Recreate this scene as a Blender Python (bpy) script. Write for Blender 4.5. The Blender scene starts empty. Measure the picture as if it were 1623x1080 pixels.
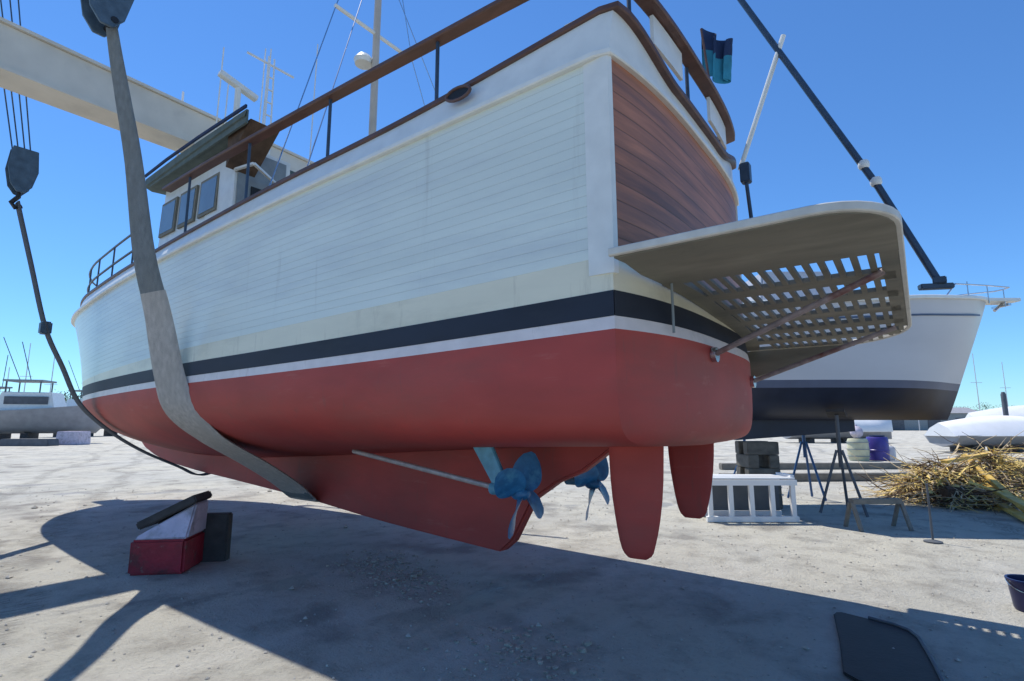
import bpy, bmesh, math, random
from mathutils import Vector, Matrix, noise as mnoise
random.seed(7)
S = bpy.context.scene
COL = S.collection
R = math.radians

# ------------------------------------------------------------------ materials
MATS = {}
def M(name, col, rough=.6, var=.12, scale=4., bump=0., metal=0., stretch=(1, 1, 1), col2=None, c2lo=.5, c2hi=.65, c2scale=2., bscale=None, coat=0., streak=None, slo=.56, shi=.74, sscale=(5, 5, .35), sk2=None):
    if name in MATS: return MATS[name]
    m = bpy.data.materials.new(name); m.use_nodes = True
    nt = m.node_tree; N = nt.nodes; L = nt.links
    b = N['Principled BSDF']
    b.inputs['Roughness'].default_value = rough
    b.inputs['Metallic'].default_value = metal
    if coat: b.inputs['Coat Weight'].default_value = coat
    tc = N.new('ShaderNodeTexCoord'); mp = N.new('ShaderNodeMapping')
    mp.inputs['Scale'].default_value = stretch
    L.new(tc.outputs['Object'], mp.inputs['Vector'])
    nz = N.new('ShaderNodeTexNoise'); nz.inputs['Scale'].default_value = scale; nz.inputs['Detail'].default_value = 6
    L.new(mp.outputs[0], nz.inputs['Vector'])
    rp = N.new('ShaderNodeValToRGB')
    rp.color_ramp.elements[0].position = .3; rp.color_ramp.elements[1].position = .7
    rp.color_ramp.elements[0].color = [c*(1-var) for c in col]+[1]
    rp.color_ramp.elements[1].color = [min(1, c*(1+var)) for c in col]+[1]
    L.new(nz.outputs[0], rp.inputs[0])
    out = rp.outputs[0]
    if col2:
        n2 = N.new('ShaderNodeTexNoise'); n2.inputs['Scale'].default_value = c2scale; n2.inputs['Detail'].default_value = 8
        n2.inputs['Roughness'].default_value = .65
        L.new(mp.outputs[0], n2.inputs['Vector'])
        r2 = N.new('ShaderNodeMapRange'); r2.inputs[1].default_value = c2lo; r2.inputs[2].default_value = c2hi
        L.new(n2.outputs[0], r2.inputs[0])
        mx = N.new('ShaderNodeMix'); mx.data_type = 'RGBA'
        L.new(r2.outputs[0], mx.inputs[0]); L.new(out, mx.inputs[6]); mx.inputs[7].default_value = list(col2)+[1]
        out = mx.outputs[2]
    for scol, sc3, lo, hi, amt in ([(streak, sscale, slo, shi, .6)] if streak else [])+([sk2] if sk2 else []):
        m3 = N.new('ShaderNodeMapping'); m3.inputs['Scale'].default_value = sc3; L.new(tc.outputs['Object'], m3.inputs['Vector'])
        n3 = N.new('ShaderNodeTexNoise'); n3.inputs['Scale'].default_value = 1.; n3.inputs['Detail'].default_value = 7; n3.inputs['Roughness'].default_value = .7
        L.new(m3.outputs[0], n3.inputs['Vector'])
        r3 = N.new('ShaderNodeMapRange'); r3.inputs[1].default_value = lo; r3.inputs[2].default_value = hi; r3.inputs[4].default_value = amt
        L.new(n3.outputs[0], r3.inputs[0])
        x3 = N.new('ShaderNodeMix'); x3.data_type = 'RGBA'
        L.new(r3.outputs[0], x3.inputs[0]); L.new(out, x3.inputs[6]); x3.inputs[7].default_value = list(scol)+[1]
        out = x3.outputs[2]
    L.new(out, b.inputs['Base Color'])
    if bump:
        nb = N.new('ShaderNodeTexNoise'); nb.inputs['Scale'].default_value = bscale or scale*4; nb.inputs['Detail'].default_value = 5
        L.new(mp.outputs[0], nb.inputs['Vector'])
        bp = N.new('ShaderNodeBump'); bp.inputs['Strength'].default_value = bump; bp.inputs['Distance'].default_value = .02
        L.new(nb.outputs[0], bp.inputs['Height']); L.new(bp.outputs[0], b.inputs['Normal'])
    MATS[name] = m
    return m

def seams(m, count, width, depth=.02, dark=.75, axis=1, tone=.1):
    """plank seams along the U direction, spaced in V of the mesh's own uv layer"""
    nt = m.node_tree; N = nt.nodes; L = nt.links; b = N['Principled BSDF']
    uv = N.new('ShaderNodeUVMap'); uv.uv_map = 'planks'
    sp = N.new('ShaderNodeSeparateXYZ'); L.new(uv.outputs[0], sp.inputs[0])
    mu = N.new('ShaderNodeMath'); mu.operation = 'MULTIPLY'; mu.inputs[1].default_value = count
    L.new(sp.outputs[axis], mu.inputs[0])
    fr = N.new('ShaderNodeMath'); fr.operation = 'FRACT'; L.new(mu.outputs[0], fr.inputs[0])
    pp = N.new('ShaderNodeMath'); pp.operation = 'PINGPONG'; pp.inputs[1].default_value = .5; L.new(fr.outputs[0], pp.inputs[0])
    mr = N.new('ShaderNodeMapRange'); mr.inputs[1].default_value = 0; mr.inputs[2].default_value = width
    L.new(pp.outputs[0], mr.inputs[0])
    old = b.inputs['Base Color'].links[0].from_socket
    # plank to plank tone
    fl = N.new('ShaderNodeMath'); fl.operation = 'FLOOR'; L.new(mu.outputs[0], fl.inputs[0])
    wn = N.new('ShaderNodeTexWhiteNoise'); wn.noise_dimensions = '1D'; L.new(fl.outputs[0], wn.inputs['W'])
    tr = N.new('ShaderNodeMapRange'); tr.inputs[3].default_value = 1-tone; tr.inputs[4].default_value = 1+tone*.5
    L.new(wn.outputs[0], tr.inputs[0])
    k = N.new('ShaderNodeMapRange'); k.inputs[3].default_value = dark; k.inputs[4].default_value = 1
    L.new(mr.outputs[0], k.inputs[0])
    k2 = N.new('ShaderNodeMath'); k2.operation = 'MULTIPLY'; L.new(k.outputs[0], k2.inputs[0]); L.new(tr.outputs[0], k2.inputs[1])
    vm = N.new('ShaderNodeVectorMath'); vm.operation = 'SCALE'
    L.new(old, vm.inputs[0]); L.new(k2.outputs[0], vm.inputs['Scale'])
    L.new(vm.outputs[0], b.inputs['Base Color'])
    bp = N.new('ShaderNodeBump'); bp.inputs['Strength'].default_value = .5; bp.inputs['Distance'].default_value = depth
    L.new(mr.outputs[0], bp.inputs['Height'])
    if b.inputs['Normal'].links:
        L.new(b.inputs['Normal'].links[0].from_socket, bp.inputs['Normal'])
    L.new(bp.outputs[0], b.inputs['Normal'])

WHITE = M('topside paint', (.71, .765, .70), .28, .05, 1.6, .06, stretch=(.25, .25, 1.5), col2=(.50, .54, .56), c2lo=.46, c2hi=.8, c2scale=1.3, streak=(.42, .42, .37), sscale=(4, 4, .3), slo=.58, shi=.8)
seams(WHITE, 19, .05, .006, .86, tone=.025)
TRIM = M('white trim paint', (.74, .75, .71), .35, .06, 6)
CREAM = M('cream band paint', (.76, .72, .56), .35, .06, 3, stretch=(.4, .4, 1.5), col2=(.58, .55, .42), c2lo=.5, c2hi=.75, streak=(.40, .36, .27), sscale=(7, 7, .8))
NAVY = M('navy boot stripe paint', (.010, .015, .030), .6, .25, 5, stretch=(.3, .3, 1), col2=(.03, .036, .045), c2lo=.55, c2hi=.8)
LINEW = M('white waterline paint', (.72, .66, .66), .4, .08, 6, streak=(.42, .35, .33), sscale=(6, 6, 2))
RED = M('red antifouling', (.41, .054, .042), .6, .16, 2.2, .18, stretch=(.5, .5, 1.2), col2=(.33, .064, .050), c2lo=.48, c2hi=.7, c2scale=1.4, streak=(.46, .14, .11), sscale=(1.2, 3, 9), slo=.60, shi=.74, sk2=((.14, .075, .06), (9, 9, 1.0), .60, .76, .55))
VARN = M('varnished transom planks', (.42, .165, .085), .5, .22, 7, .05, stretch=(1, .22, 3), col2=(.25, .11, .07))
seams(VARN, 11, .06, .006, .4, tone=.22)
TEAK = M('teak rail', (.105, .052, .038), .45, .25, 10, .1, stretch=(.3, 1, 1))
GTEAK = M('weathered teak', (.215, .20, .155), .75, .2, 8, .2, stretch=(.3, 1, 1), col2=(.15, .145, .115))
PALETEAK = M('pale platform edge', (.60, .58, .52), .5, .12, 8)
STEEL = M('stainless steel', (.55, .57, .6), .25, .1, 6, metal=1.)
DKMET = M('dark blue stanchion metal', (.035, .06, .10), .4, .2, 8)
BRONZE = M('blue painted propeller', (.03, .17, .36), .4, .25, 12, .15, col2=(.10, .32, .45), c2lo=.52, c2hi=.72, c2scale=6)
STRUTB = M('pale blue strut paint', (.12, .36, .50), .45, .25, 9, .1)
BRZ = M('dark bronze fitting', (.10, .075, .04), .45, .3, 10, .1)
SHAFT = M('bare shaft metal', (.50, .45, .42), .4, .2, 14, metal=.3)
BLACK = M('black rubber', (.012, .012, .014), .55, .3, 9, .1)
DARK = M('dark opening', (.006, .006, .008), .6, .1)
CANVAS = M('teal grey canvas', (.10, .135, .13), .8, .15, 7, .2)
DKCAN = M('dark navy canvas', (.010, .028, .085), .8, .2, 7, .2)
TEALCAN = M('teal canvas', (.025, .22, .32), .8, .2, 7, .2)
GREYP = M('grey cabin paint', (.23, .26, .27), .5, .12, 6)
GLASS = M('cabin window glass', (.16, .21, .25), .08, .1, 3)
LITWEB = M('sling webbing', (.47, .43, .385), .85, .18, 22, .5, stretch=(1, 1, .35), bscale=140, col2=(.42, .385, .34), c2lo=.45, c2hi=.7, c2scale=3)  # pale webbing tone, ground bounce light put into the colour
DWEB = M('dark sling webbing', (.06, .07, .085), .85, .2, 20, .4)
LIFT = M('beige lift paint', (.66, .61, .52), .5, .08, 2.5, col2=(.52, .48, .41), c2lo=.55, c2hi=.75)
HOOK = M('hook block blue grey steel', (.07, .11, .15), .5, .3, 8, .2)
REDP = M('red block paint', (.30, .012, .028), .55, .25, 7, .35, col2=(.14, .02, .025), c2lo=.5, c2hi=.62, c2scale=4, streak=(.20, .16, .13), sscale=(9, 9, 9), slo=.62, shi=.66)
LILAC = M('chalky white block paint', (.58, .52, .60), .75, .12, 6, .35, col2=(.36, .33, .36), c2lo=.5, c2hi=.66, c2scale=5, streak=(.20, .17, .15), sscale=(10, 10, 10), slo=.63, shi=.67)
TIMB = M('dark wet timber', (.055, .05, .048), .8, .3, 9, .4, stretch=(.3, 1, 1))  # very dark grey brown, tone varying at random along the grain
GTIMB = M('grey timber', (.205, .19, .16), .85, .2, 9, .4, stretch=(.3, 1, 1))
BLUEP = M('blue stand paint', (.02, .085, .22), .45, .2, 8)
NBHULL = M('neighbour hull grey white', (.50, .51, .54), .35, .06, 1.5, stretch=(.3, .3, 1))
NBNAVY = M('neighbour navy paint', (.012, .018, .04), .5, .2, 3)
NBBLUE = M('neighbour slate stripe', (.06, .085, .15), .4, .1, 3)
WRAP = M('white shrink wrap', (.80, .80, .79), .45, .04, 2, .2)
INDIGO = M('indigo plastic', (.055, .04, .25), .4, .15, 6)
YEL = M('cream plastic', (.58, .55, .36), .5, .12, 6)
NAVYPL = M('navy plastic', (.008, .012, .08), .35, .15, 6)
STRAW = M('dry palm straw', (.80, .58, .20), .8, .35, 3)
STRAW2 = M('grey brown dry frond', (.55, .44, .29), .85, .35, 3)
BARK = M('dark brown bark', (.09, .055, .035), .9, .3, 6, .5)
LEAF = M('dusty leaf', (.07, .095, .055), .7, .3, 1.2)
FARGREY = M('weathered grey boat paint', (.30, .30, .31), .6, .12, 2)
FARDK = M('dark grey plastic', (.09, .10, .115), .6, .2, 3)  # plain dark grey with slight random tone
STONE = M('pebble', (.38, .36, .32), .9, .25, 30)

# ground
def ground_material():
    m = bpy.data.materials.new('dusty concrete yard'); m.use_nodes = True
    nt = m.node_tree; N = nt.nodes; L = nt.links; b = N['Principled BSDF']; b.inputs['Roughness'].default_value = .9
    tc = N.new('ShaderNodeTexCoord')
    def nz(s, d=8, rough=.6, st=None):
        n = N.new('ShaderNodeTexNoise'); n.inputs['Scale'].default_value = s; n.inputs['Detail'].default_value = d; n.inputs['Roughness'].default_value = rough
        if st:
            mp = N.new('ShaderNodeMapping'); mp.inputs['Scale'].default_value = st; mp.inputs['Rotation'].default_value = (0, 0, R(-22))
            L.new(tc.outputs['Object'], mp.inputs['Vector']); L.new(mp.outputs[0], n.inputs['Vector'])
        else: L.new(tc.outputs['Object'], n.inputs['Vector'])
        return n
    def mix(f, a, bb):
        x = N.new('ShaderNodeMix'); x.data_type = 'RGBA'; L.new(f, x.inputs[0])
        for s, v in ((6, a), (7, bb)):
            if hasattr(v, 'links'): L.new(v, x.inputs[s])
            else: x.inputs[s].default_value = list(v)+[1]
        return x.outputs[2]
    def rng(src, lo, hi, a=0., bb=1.):
        r = N.new('ShaderNodeMapRange'); r.inputs[1].default_value = lo; r.inputs[2].default_value = hi
        r.inputs[3].default_value = a; r.inputs[4].default_value = bb; L.new(src, r.inputs[0]); return r.outputs[0]
    n1 = nz(.35); n2 = nz(2.3, 10, .7); n3 = nz(26, 6, .75); n4 = nz(1.1, 8, .62, (1, .22, 1)); n5 = nz(.8, 6, .55)
    c = mix(rng(n1.outputs[0], .35, .65), (.56, .53, .435), (.46, .45, .40))
    c = mix(rng(n2.outputs[0], .48, .66, 0, .75), c, (.30, .275, .23))
    c = mix(rng(n4.outputs[0], .52, .70, 0, .55), c, (.66, .64, .57))
    c = mix(rng(n5.outputs[0], .55, .66, 0, .75), c, (.22, .205, .18))
    c = mix(rng(n3.outputs[0], .56, .74, 0, .6), c, (.17, .15, .12))
    c = mix(rng(n3.outputs[0], .42, .28, 0, .55), c, (.56, .54, .50))
    sx = N.new('ShaderNodeSeparateXYZ'); L.new(tc.outputs['Object'], sx.inputs[0])
    def mth(op, a, bb=None):
        q = N.new('ShaderNodeMath'); q.operation = op
        for i_, v in enumerate((a, bb)):
            if v is None: continue
            if hasattr(v, 'links'): L.new(v, q.inputs[i_])
            else: q.inputs[i_].default_value = v
        return q.outputs[0]
    n6 = nz(.22, 3, .5); tread = nz(9, 5, .7, (2.5, .6, 1))
    for ca, sa, off, amt in ((.93, .36, 5.2, .75), (.93, .36, 7.1, .75), (.30, .95, -4.6, .7), (.30, .95, -6.4, .7), (.55, -.83, 3.5, .6), (.55, -.83, 5.3, .6)):
        v = mth('ADD', mth('MULTIPLY', sx.outputs[1], ca), mth('MULTIPLY', sx.outputs[0], sa))
        v = mth('ADD', v, mth('MULTIPLY', n6.outputs[0], 2.2))
        dd = mth('ABSOLUTE', mth('SUBTRACT', v, off+1.1))
        f = mth('MULTIPLY', rng(dd, .22, .10), rng(tread.outputs[0], .40, .62, 0, amt))
        c = mix(f, c, (.20, .185, .155))
    n7 = nz(.55, 7, .6, (1.3, .6, 1)); st_ = rng(n7.outputs[0], .615, .66, 0, .5)
    c = mix(st_, c, (.13, .125, .12))
    L.new(c, b.inputs['Base Color'])
    L.new(rng(st_, 0, .5, .9, .55), b.inputs['Roughness'])
    ad = N.new('ShaderNodeMath'); ad.operation = 'MULTIPLY_ADD'; ad.inputs[1].default_value = 1.8
    L.new(n2.outputs[0], ad.inputs[0]); L.new(n3.outputs[0], ad.inputs[2])
    bp = N.new('ShaderNodeBump'); bp.inputs['Strength'].default_value = .9; bp.inputs['Distance'].default_value = .05
    L.new(ad.outputs[0], bp.inputs['Height']); L.new(bp.outputs[0], b.inputs['Normal'])
    return m
GROUND = ground_material()

# ------------------------------------------------------------------ mesh builder
class MB:
    def __init__(s): s.v = []; s.f = []; s.mi = []; s.uv = {}; s.m = 0; s.smooth = True
    def add(s, vs, fs):
        o = len(s.v); s.v += [tuple(v) for v in vs]
        for f in fs: s.f.append(tuple(i+o for i in f)); s.mi.append(s.m)
        return s
    def box(s, c, d, rot=None, taper=(1, 1)):
        c = Vector(c); hx, hy, hz = d[0]/2, d[1]/2, d[2]/2; tx, ty = taper
        vs = [Vector((-hx, -hy, -hz)), Vector((hx, -hy, -hz)), Vector((hx, hy, -hz)), Vector((-hx, hy, -hz)),
              Vector((-hx*tx, -hy*ty, hz)), Vector((hx*tx, -hy*ty, hz)), Vector((hx*tx, hy*ty, hz)), Vector((-hx*tx, hy*ty, hz))]
        if rot: vs = [rot @ v for v in vs]
        return s.add([v+c for v in vs], [(3, 2, 1, 0), (4, 5, 6, 7), (0, 1, 5, 4), (1, 2, 6, 5), (2, 3, 7, 6), (3, 0, 4, 7)])
    def bar(s, a, b, w, h, up=(0, 0, 1), w2=None, h2=None):
        a = Vector(a); b = Vector(b); t = (b-a).normalized(); u = Vector(up)
        sd = t.cross(u)
        if sd.length < 1e-4: sd = t.cross(Vector((1, 0, 0)))
        sd.normalize(); u = sd.cross(t)
        w2 = w if w2 is None else w2; h2 = h if h2 is None else h2
        vs = [a-sd*w/2-u*h/2, a+sd*w/2-u*h/2, a+sd*w/2+u*h/2, a-sd*w/2+u*h/2, b-sd*w2/2-u*h2/2, b+sd*w2/2-u*h2/2, b+sd*w2/2+u*h2/2, b-sd*w2/2+u*h2/2]
        return s.add(vs, [(0, 1, 2, 3), (7, 6, 5, 4), (4, 5, 1, 0), (5, 6, 2, 1), (6, 7, 3, 2), (7, 4, 0, 3)])
    def loft(s, rings, close=True, caps=True, flip=False):
        n = len(rings[0]); fs = []
        vs = [p for r in rings for p in r]
        for i in range(len(rings)-1):
            for j in range(n if close else n-1):
                a, b_, c, d = i*n+j, i*n+(j+1) % n, (i+1)*n+(j+1) % n, (i+1)*n+j
                fs.append((a, b_, c, d) if not flip else (d, c, b_, a))
        if caps and close:
            fs.append(tuple(range(n))[::-1] if not flip else tuple(range(n)))
            k = (len(rings)-1)*n; fs.append(tuple(range(k, k+n)) if not flip else tuple(range(k, k+n))[::-1])
        return s.add(vs, fs)
    def tube(s, pts, r, n=10, r2=None):
        pts = [Vector(p) for p in pts]; rings = []; ref = None
        for i, p in enumerate(pts):
            t = (pts[min(i+1, len(pts)-1)]-pts[max(i-1, 0)]).normalized()
            if ref is None:
                ref = t.cross(Vector((0, 0, 1)))
                if ref.length < .05: ref = t.cross(Vector((1, 0, 0)))
            ref = (ref-t*ref.dot(t)).normalized(); q = t.cross(ref)
            rr = r if r2 is None else r+(r2-r)*i/(len(pts)-1)
            rings.append([p+ref*math.cos(2*math.pi*k/n)*rr+q*math.sin(2*math.pi*k/n)*rr for k in range(n)])
        return s.loft(rings)
    def sweep(s, pts, w, h, upv=None):
        """flat board along a polyline; w sideways, h up"""
        pts = [Vector(p) for p in pts]; rings = []
        for i, p in enumerate(pts):
            t = (pts[min(i+1, len(pts)-1)]-pts[max(i-1, 0)]).normalized()
            sd = t.cross(Vector((0, 0, 1))).normalized(); u = sd.cross(t)
            e = min(w, h)*.18
            rings.append([p-sd*(w/2)-u*(h/2-e), p-sd*(w/2-e)-u*h/2, p+sd*(w/2-e)-u*h/2, p+sd*(w/2)-u*(h/2-e),
                          p+sd*(w/2)+u*(h/2-e), p+sd*(w/2-e)+u*h/2, p-sd*(w/2-e)+u*h/2, p-sd*(w/2)+u*(h/2-e)])
        return s.loft(rings)
    def lathe(s, c, prof, axis='z', n=20):
        rings = []
        for r, h in prof:
            ring = []
            for k in range(n):
                a = 2*math.pi*k/n; x, y = r*math.cos(a), r*math.sin(a)
                ring.append(Vector(c)+(Vector((x, y, h)) if axis == 'z' else Vector((h, x, y)) if axis == 'x' else Vector((y, h, x))))
            rings.append(ring)
        return s.loft(rings)
    def prism(s, poly, a, b):
        """poly list of Vector; extruded by offset vectors a..b"""
        n = len(poly); A = [Vector(p)+Vector(a) for p in poly]; B = [Vector(p)+Vector(b) for p in poly]
        return s.add(A+B, [tuple(range(n))[::-1], tuple(range(n, 2*n))]+[(i, (i+1) % n, n+(i+1) % n, n+i) for i in range(n)])
    def warp(s, fn): s.v = [tuple(fn(*v)) for v in s.v]; return s
    def build(s, name, mat, parent=None, sharp=35, bevel=0.):
        me = bpy.data.meshes.new(name); me.from_pydata(s.v, [], s.f); me.update()
        for mm in (mat if isinstance(mat, (list, tuple)) else [mat]): me.materials.append(mm)
        me.polygons.foreach_set('material_index', s.mi)
        bm = bmesh.new(); bm.from_mesh(me); bmesh.ops.recalc_face_normals(bm, faces=bm.faces)
        if bevel:
            es = [e for e in bm.edges if len(e.link_faces) == 2 and e.calc_face_angle(0) > R(40)]
            bmesh.ops.bevel(bm, geom=es, offset=bevel, segments=2, affect='EDGES', clamp_overlap=True)
        bm.to_mesh(me); bm.free()
        if s.uv and not bevel:
            ul = me.uv_layers.new(name='planks')
            for lp in me.loops: ul.data[lp.index].uv = s.uv.get(lp.vertex_index, (0, 0))
        if s.smooth:
            me.polygons.foreach_set('use_smooth', [True]*len(me.polygons))
            me.set_sharp_from_angle(angle=R(sharp))
        o = bpy.data.objects.new(name, me); COL.objects.link(o)
        if parent:
            o.parent = parent; o.matrix_parent_inverse = Matrix.Identity(4)
            base = Vector((0, 0, 0)); p = parent
            while p: base += p.location; p = p.parent
            if base.length: me.transform(Matrix.Translation(-base))
        return o

def thing(name, label, cat, loc=(0, 0, 0), group=None):
    o = bpy.data.objects.new(name, None); COL.objects.link(o); o.location = loc
    o.empty_display_size = .3
    o['label'] = label; o['category'] = cat
    if group: o['group'] = group
    return o
def tag(o, label, cat, group=None):
    o['label'] = label; o['category'] = cat
    if group: o['group'] = group
    return o
def children(o): return [c for c in bpy.data.objects if c.parent == o]
def copy_tree(o, parent=None):
    c = o.copy(); COL.objects.link(c)
    if parent: c.parent = parent
    for ch in children(o): copy_tree(ch, c)
    return c

def spl(xs, ys):
    """monotone-ish cubic interpolation"""
    n = len(xs); d = [(ys[i+1]-ys[i])/(xs[i+1]-xs[i]) for i in range(n-1)]
    m = [d[0]]+[(d[i-1]+d[i])/2 if d[i-1]*d[i] > 0 else 0 for i in range(1, n-1)]+[d[-1]]
    def f(x):
        if x <= xs[0]: return ys[0]+m[0]*(x-xs[0])
        if x >= xs[-1]: return ys[-1]+m[-1]*(x-xs[-1])
        i = max(k for k in range(n-1) if xs[k] <= x); h = xs[i+1]-xs[i]; t = (x-xs[i])/h
        return (2*t**3-3*t*t+1)*ys[i]+(t**3-2*t*t+t)*h*m[i]+(-2*t**3+3*t*t)*ys[i+1]+(t**3-t*t)*h*m[i+1]
    return f

# ------------------------------------------------------------------ camera
# the yacht is the world frame: x forward from the transom, y to port, z up from the yard
TH, PI_ = R(53), math.atan(130/850)
CAM = Vector((-1.52, 4.75, 1.65))
Hd = Vector((math.cos(TH), -math.sin(TH), 0)); Rt = Vector((-math.sin(TH), -math.cos(TH), 0)); Up = Vector((0, 0, 1))
cam = bpy.data.cameras.new('camera'); co = bpy.data.objects.new('camera', cam); COL.objects.link(co)
fwd = Hd*math.cos(PI_)+Up*math.sin(PI_)
co.location = CAM; co.rotation_euler = fwd.to_track_quat('-Z', 'Y').to_euler()
cam.sensor_width = 36; cam.lens = 850/1623*36; cam.clip_end = 3000; cam.clip_start = .05
S.camera = co
def at(right, depth, z=0.): return Vector((CAM.x, CAM.y, 0))+Rt*right+Hd*depth+Up*z     # metres right of / ahead of the viewer

# ------------------------------------------------------------------ light
SUNV = Vector((.50, -.13, 1.)).normalized()
W = bpy.data.worlds.new('World'); S.world = W; W.use_nodes = True
nt = W.node_tree; sk = nt.nodes.new('ShaderNodeTexSky'); sk.sky_type = 'NISHITA'; sk.sun_disc = False
sk.sun_elevation = math.asin(SUNV.z); sk.sun_rotation = math.atan2(SUNV.x, SUNV.y)
sk.air_density = 1.0; sk.dust_density = .0; sk.ozone_density = 3.0
bg = nt.nodes['Background']; bg.inputs[1].default_value = .105
tn = nt.nodes.new('ShaderNodeMix'); tn.data_type = 'RGBA'; tn.blend_type = 'MULTIPLY'; tn.inputs[0].default_value = 1
nt.links.new(sk.outputs[0], tn.inputs[6]); tn.inputs[7].default_value = (.60, .98, 1.36, 1)
nt.links.new(tn.outputs[2], bg.inputs[0])
sun = bpy.data.lights.new('sun', 'SUN'); sun.energy = 4.4; sun.angle = R(.5); sun.color = (1, .95, .87)
so = bpy.data.objects.new('sun', sun); COL.objects.link(so); so.rotation_euler = (-SUNV).to_track_quat('-Z', 'Y').to_euler(); so.location = (0, 0, 40)
S.view_settings.view_transform = 'Standard'; S.view_settings.look = 'None'; S.view_settings.exposure = .28; S.view_settings.gamma = 1
S.cycles.max_bounces = 8

# ------------------------------------------------------------------ ground
mb = MB(); n = 90; size = [-900, -400, -200, -100, -60]+[-40+i for i in range(81)]+[60, 100, 200, 400, 900]
k = len(size)
vs = [(x, y, 0) for y in size for x in size]
mb.add(vs, [(j*k+i, j*k+i+1, (j+1)*k+i+1, (j+1)*k+i) for j in range(k-1) for i in range(k-1)])
g = mb.build('ground', GROUND); g['kind'] = 'structure'

# ------------------------------------------------------------------ the trawler yacht
HEEL = 0.
def heel(x, y, z): return (x, y, z+HEEL*(y-1.65))
X = [0, 2, 4, 6, 8, 10, 11, 12, 13, 13.8]
bs = spl(X, [1.65, 1.77, 1.86, 1.92, 1.93, 1.87, 1.78, 1.52, .98, .05])
bw = spl(X, [1.63, 1.75, 1.84, 1.90, 1.88, 1.75, 1.57, 1.22, .66, .03])
zs = spl(X, [4.20, 4.10, 4.02, 3.93, 3.82, 3.69, 3.63, 3.60, 3.62, 3.68])
zc = spl(X, [4.62, 4.43, 4.34, 4.23, 4.13, 4.03, 3.99, 3.97, 4.0, 4.06])
zw = spl(X, [2.25, 2.19, 2.15, 2.12, 2.08, 2.04, 2.02, 2.0, 1.99, 1.98])
zr = spl(X, [1.46, 1.38, 1.26, 1.14, 1.06, 1.07, 1.16, 1.36, 1.66, 1.9])
zb = spl(X, [1.48, 1.44, 1.42, 1.40, 1.38, 1.42, 1.47, 1.57, 1.76, 1.93])
wt = spl(X, [4.5, 2.4, 1.5, 1.2, 1.0, .8, .7, .5, .4, .3])
cream_h = spl([0, 3, 6, 10, 13.8], [.235, .22, .18, .10, .05])
lean = spl([0, 2.0, 6, 11, 13.8], [.07, .10, .11, .09, .0])
def camber(y, C=.12): return C*(1-min(1., abs(y)/1.65)**3)
def Cz(z): return .12+.14*max(0., min(1., (2.75-z)/.5))
def side(x, f):
    """f=1 at the guard moulding, 0 at the waterline"""
    b0, b1 = bw(x), bs(x)
    fl = spl([0, 8, 13.8], [1., 1.1, 1.7])(x)
    return b0+(b1-b0)*f**fl
def xs_at(x, z):
    """raked stem: lower levels are shortened a little towards the bow"""
    f = (z-zr(x))/(zs(x)-zr(x)); s_ = .955+.045*max(0, min(1.1, f)); return x*(1-(1-s_)*max(0, (x-7)/6.8))
ST = [i*.25 for i in range(0, 53)]+[13.25, 13.4, 13.55, 13.68, 13.8]
ZB = ('white', 0, .085), ('navy', .085, .255)
def zlev(x, name):
    return {'w0': zw(x), 'w1': zw(x)+.085, 'n1': zw(x)+.255, 'c1': zw(x)+.255+cream_h(x), 's1': zs(x)}[name]
def band(lo, hi, n, out=0.):
    """rings of side points for each station between two named levels"""
    rows = []
    for x in ST:
        a, b_ = zlev(x, lo), zlev(x, hi); r = []
        for i in range(n+1):
            z = a+(b_-a)*i/n; f = (z-zw(x))/(zs(x)-zw(x))
            y = side(x, f)+out
            r.append((xs_at(x, z), y, z))
        rows.append(r)
    return rows
def both(mb, rows, uv=False):
    """port and starboard skins; rows share columns"""
    for sg in (1, -1):
        o = len(mb.v)
        mb.loft([[(p[0], sg*p[1], p[2]) for p in r] for r in rows], close=False, caps=False, flip=sg < 0)
        if uv:
            n_ = len(rows[0])
            for i, r in enumerate(rows):
                for j in range(n_): mb.uv[o+i*n_+j] = (r[j][0], j/(n_-1))
def transom_band(mb, lo, hi, n, out=0., uv=False, yin=0.):
    a, b_ = (zlev(0, lo) if isinstance(lo, str) else lo), (zlev(0, hi) if isinstance(hi, str) else hi)
    rows = []; o = len(mb.v)
    for i in range(n+1):
        z = a+(b_-a)*i/n; f = max(0, (z-zw(0))/(zs(0)-zw(0))); yb = side(0, min(f, 1))-yin
        rows.append([(-camber(yb-2*yb*j/40, Cz(z))-out+(camber(yb, Cz(z)) if not yin else 0), yb-2*yb*j/40, z) for j in range(41)])
    mb.loft(rows, close=False, caps=False)
    if uv:
        for i in range(n+1):
            for j in range(41): mb.uv[o+i*41+j] = (j/40, i/n)

Y = thing('trawler_yacht', 'white wooden trawler yacht with red bottom and varnished transom hanging in slings', 'yacht', (6, 0, 2.2))

mb = MB(); both(mb, band('c1', 's1', 10), True); mb.m = 1; both(mb, band('n1', 'c1', 3)); mb.m = 2
both(mb, band('w0', 'w1', 2)); mb.m = 1; transom_band(mb, 'n1', 'c1', 3); mb.m = 2; transom_band(mb, 'w0', 'w1', 2)
hull = mb.warp(heel).build('hull', [WHITE, CREAM, LINEW], Y, 50)
mb = MB(); both(mb, band('w1', 'n1', 2, .003)); transom_band(mb, 'w1', 'n1', 2, .003); mb.warp(heel).build('boot_stripe', NAVY, Y, 50)
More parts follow.
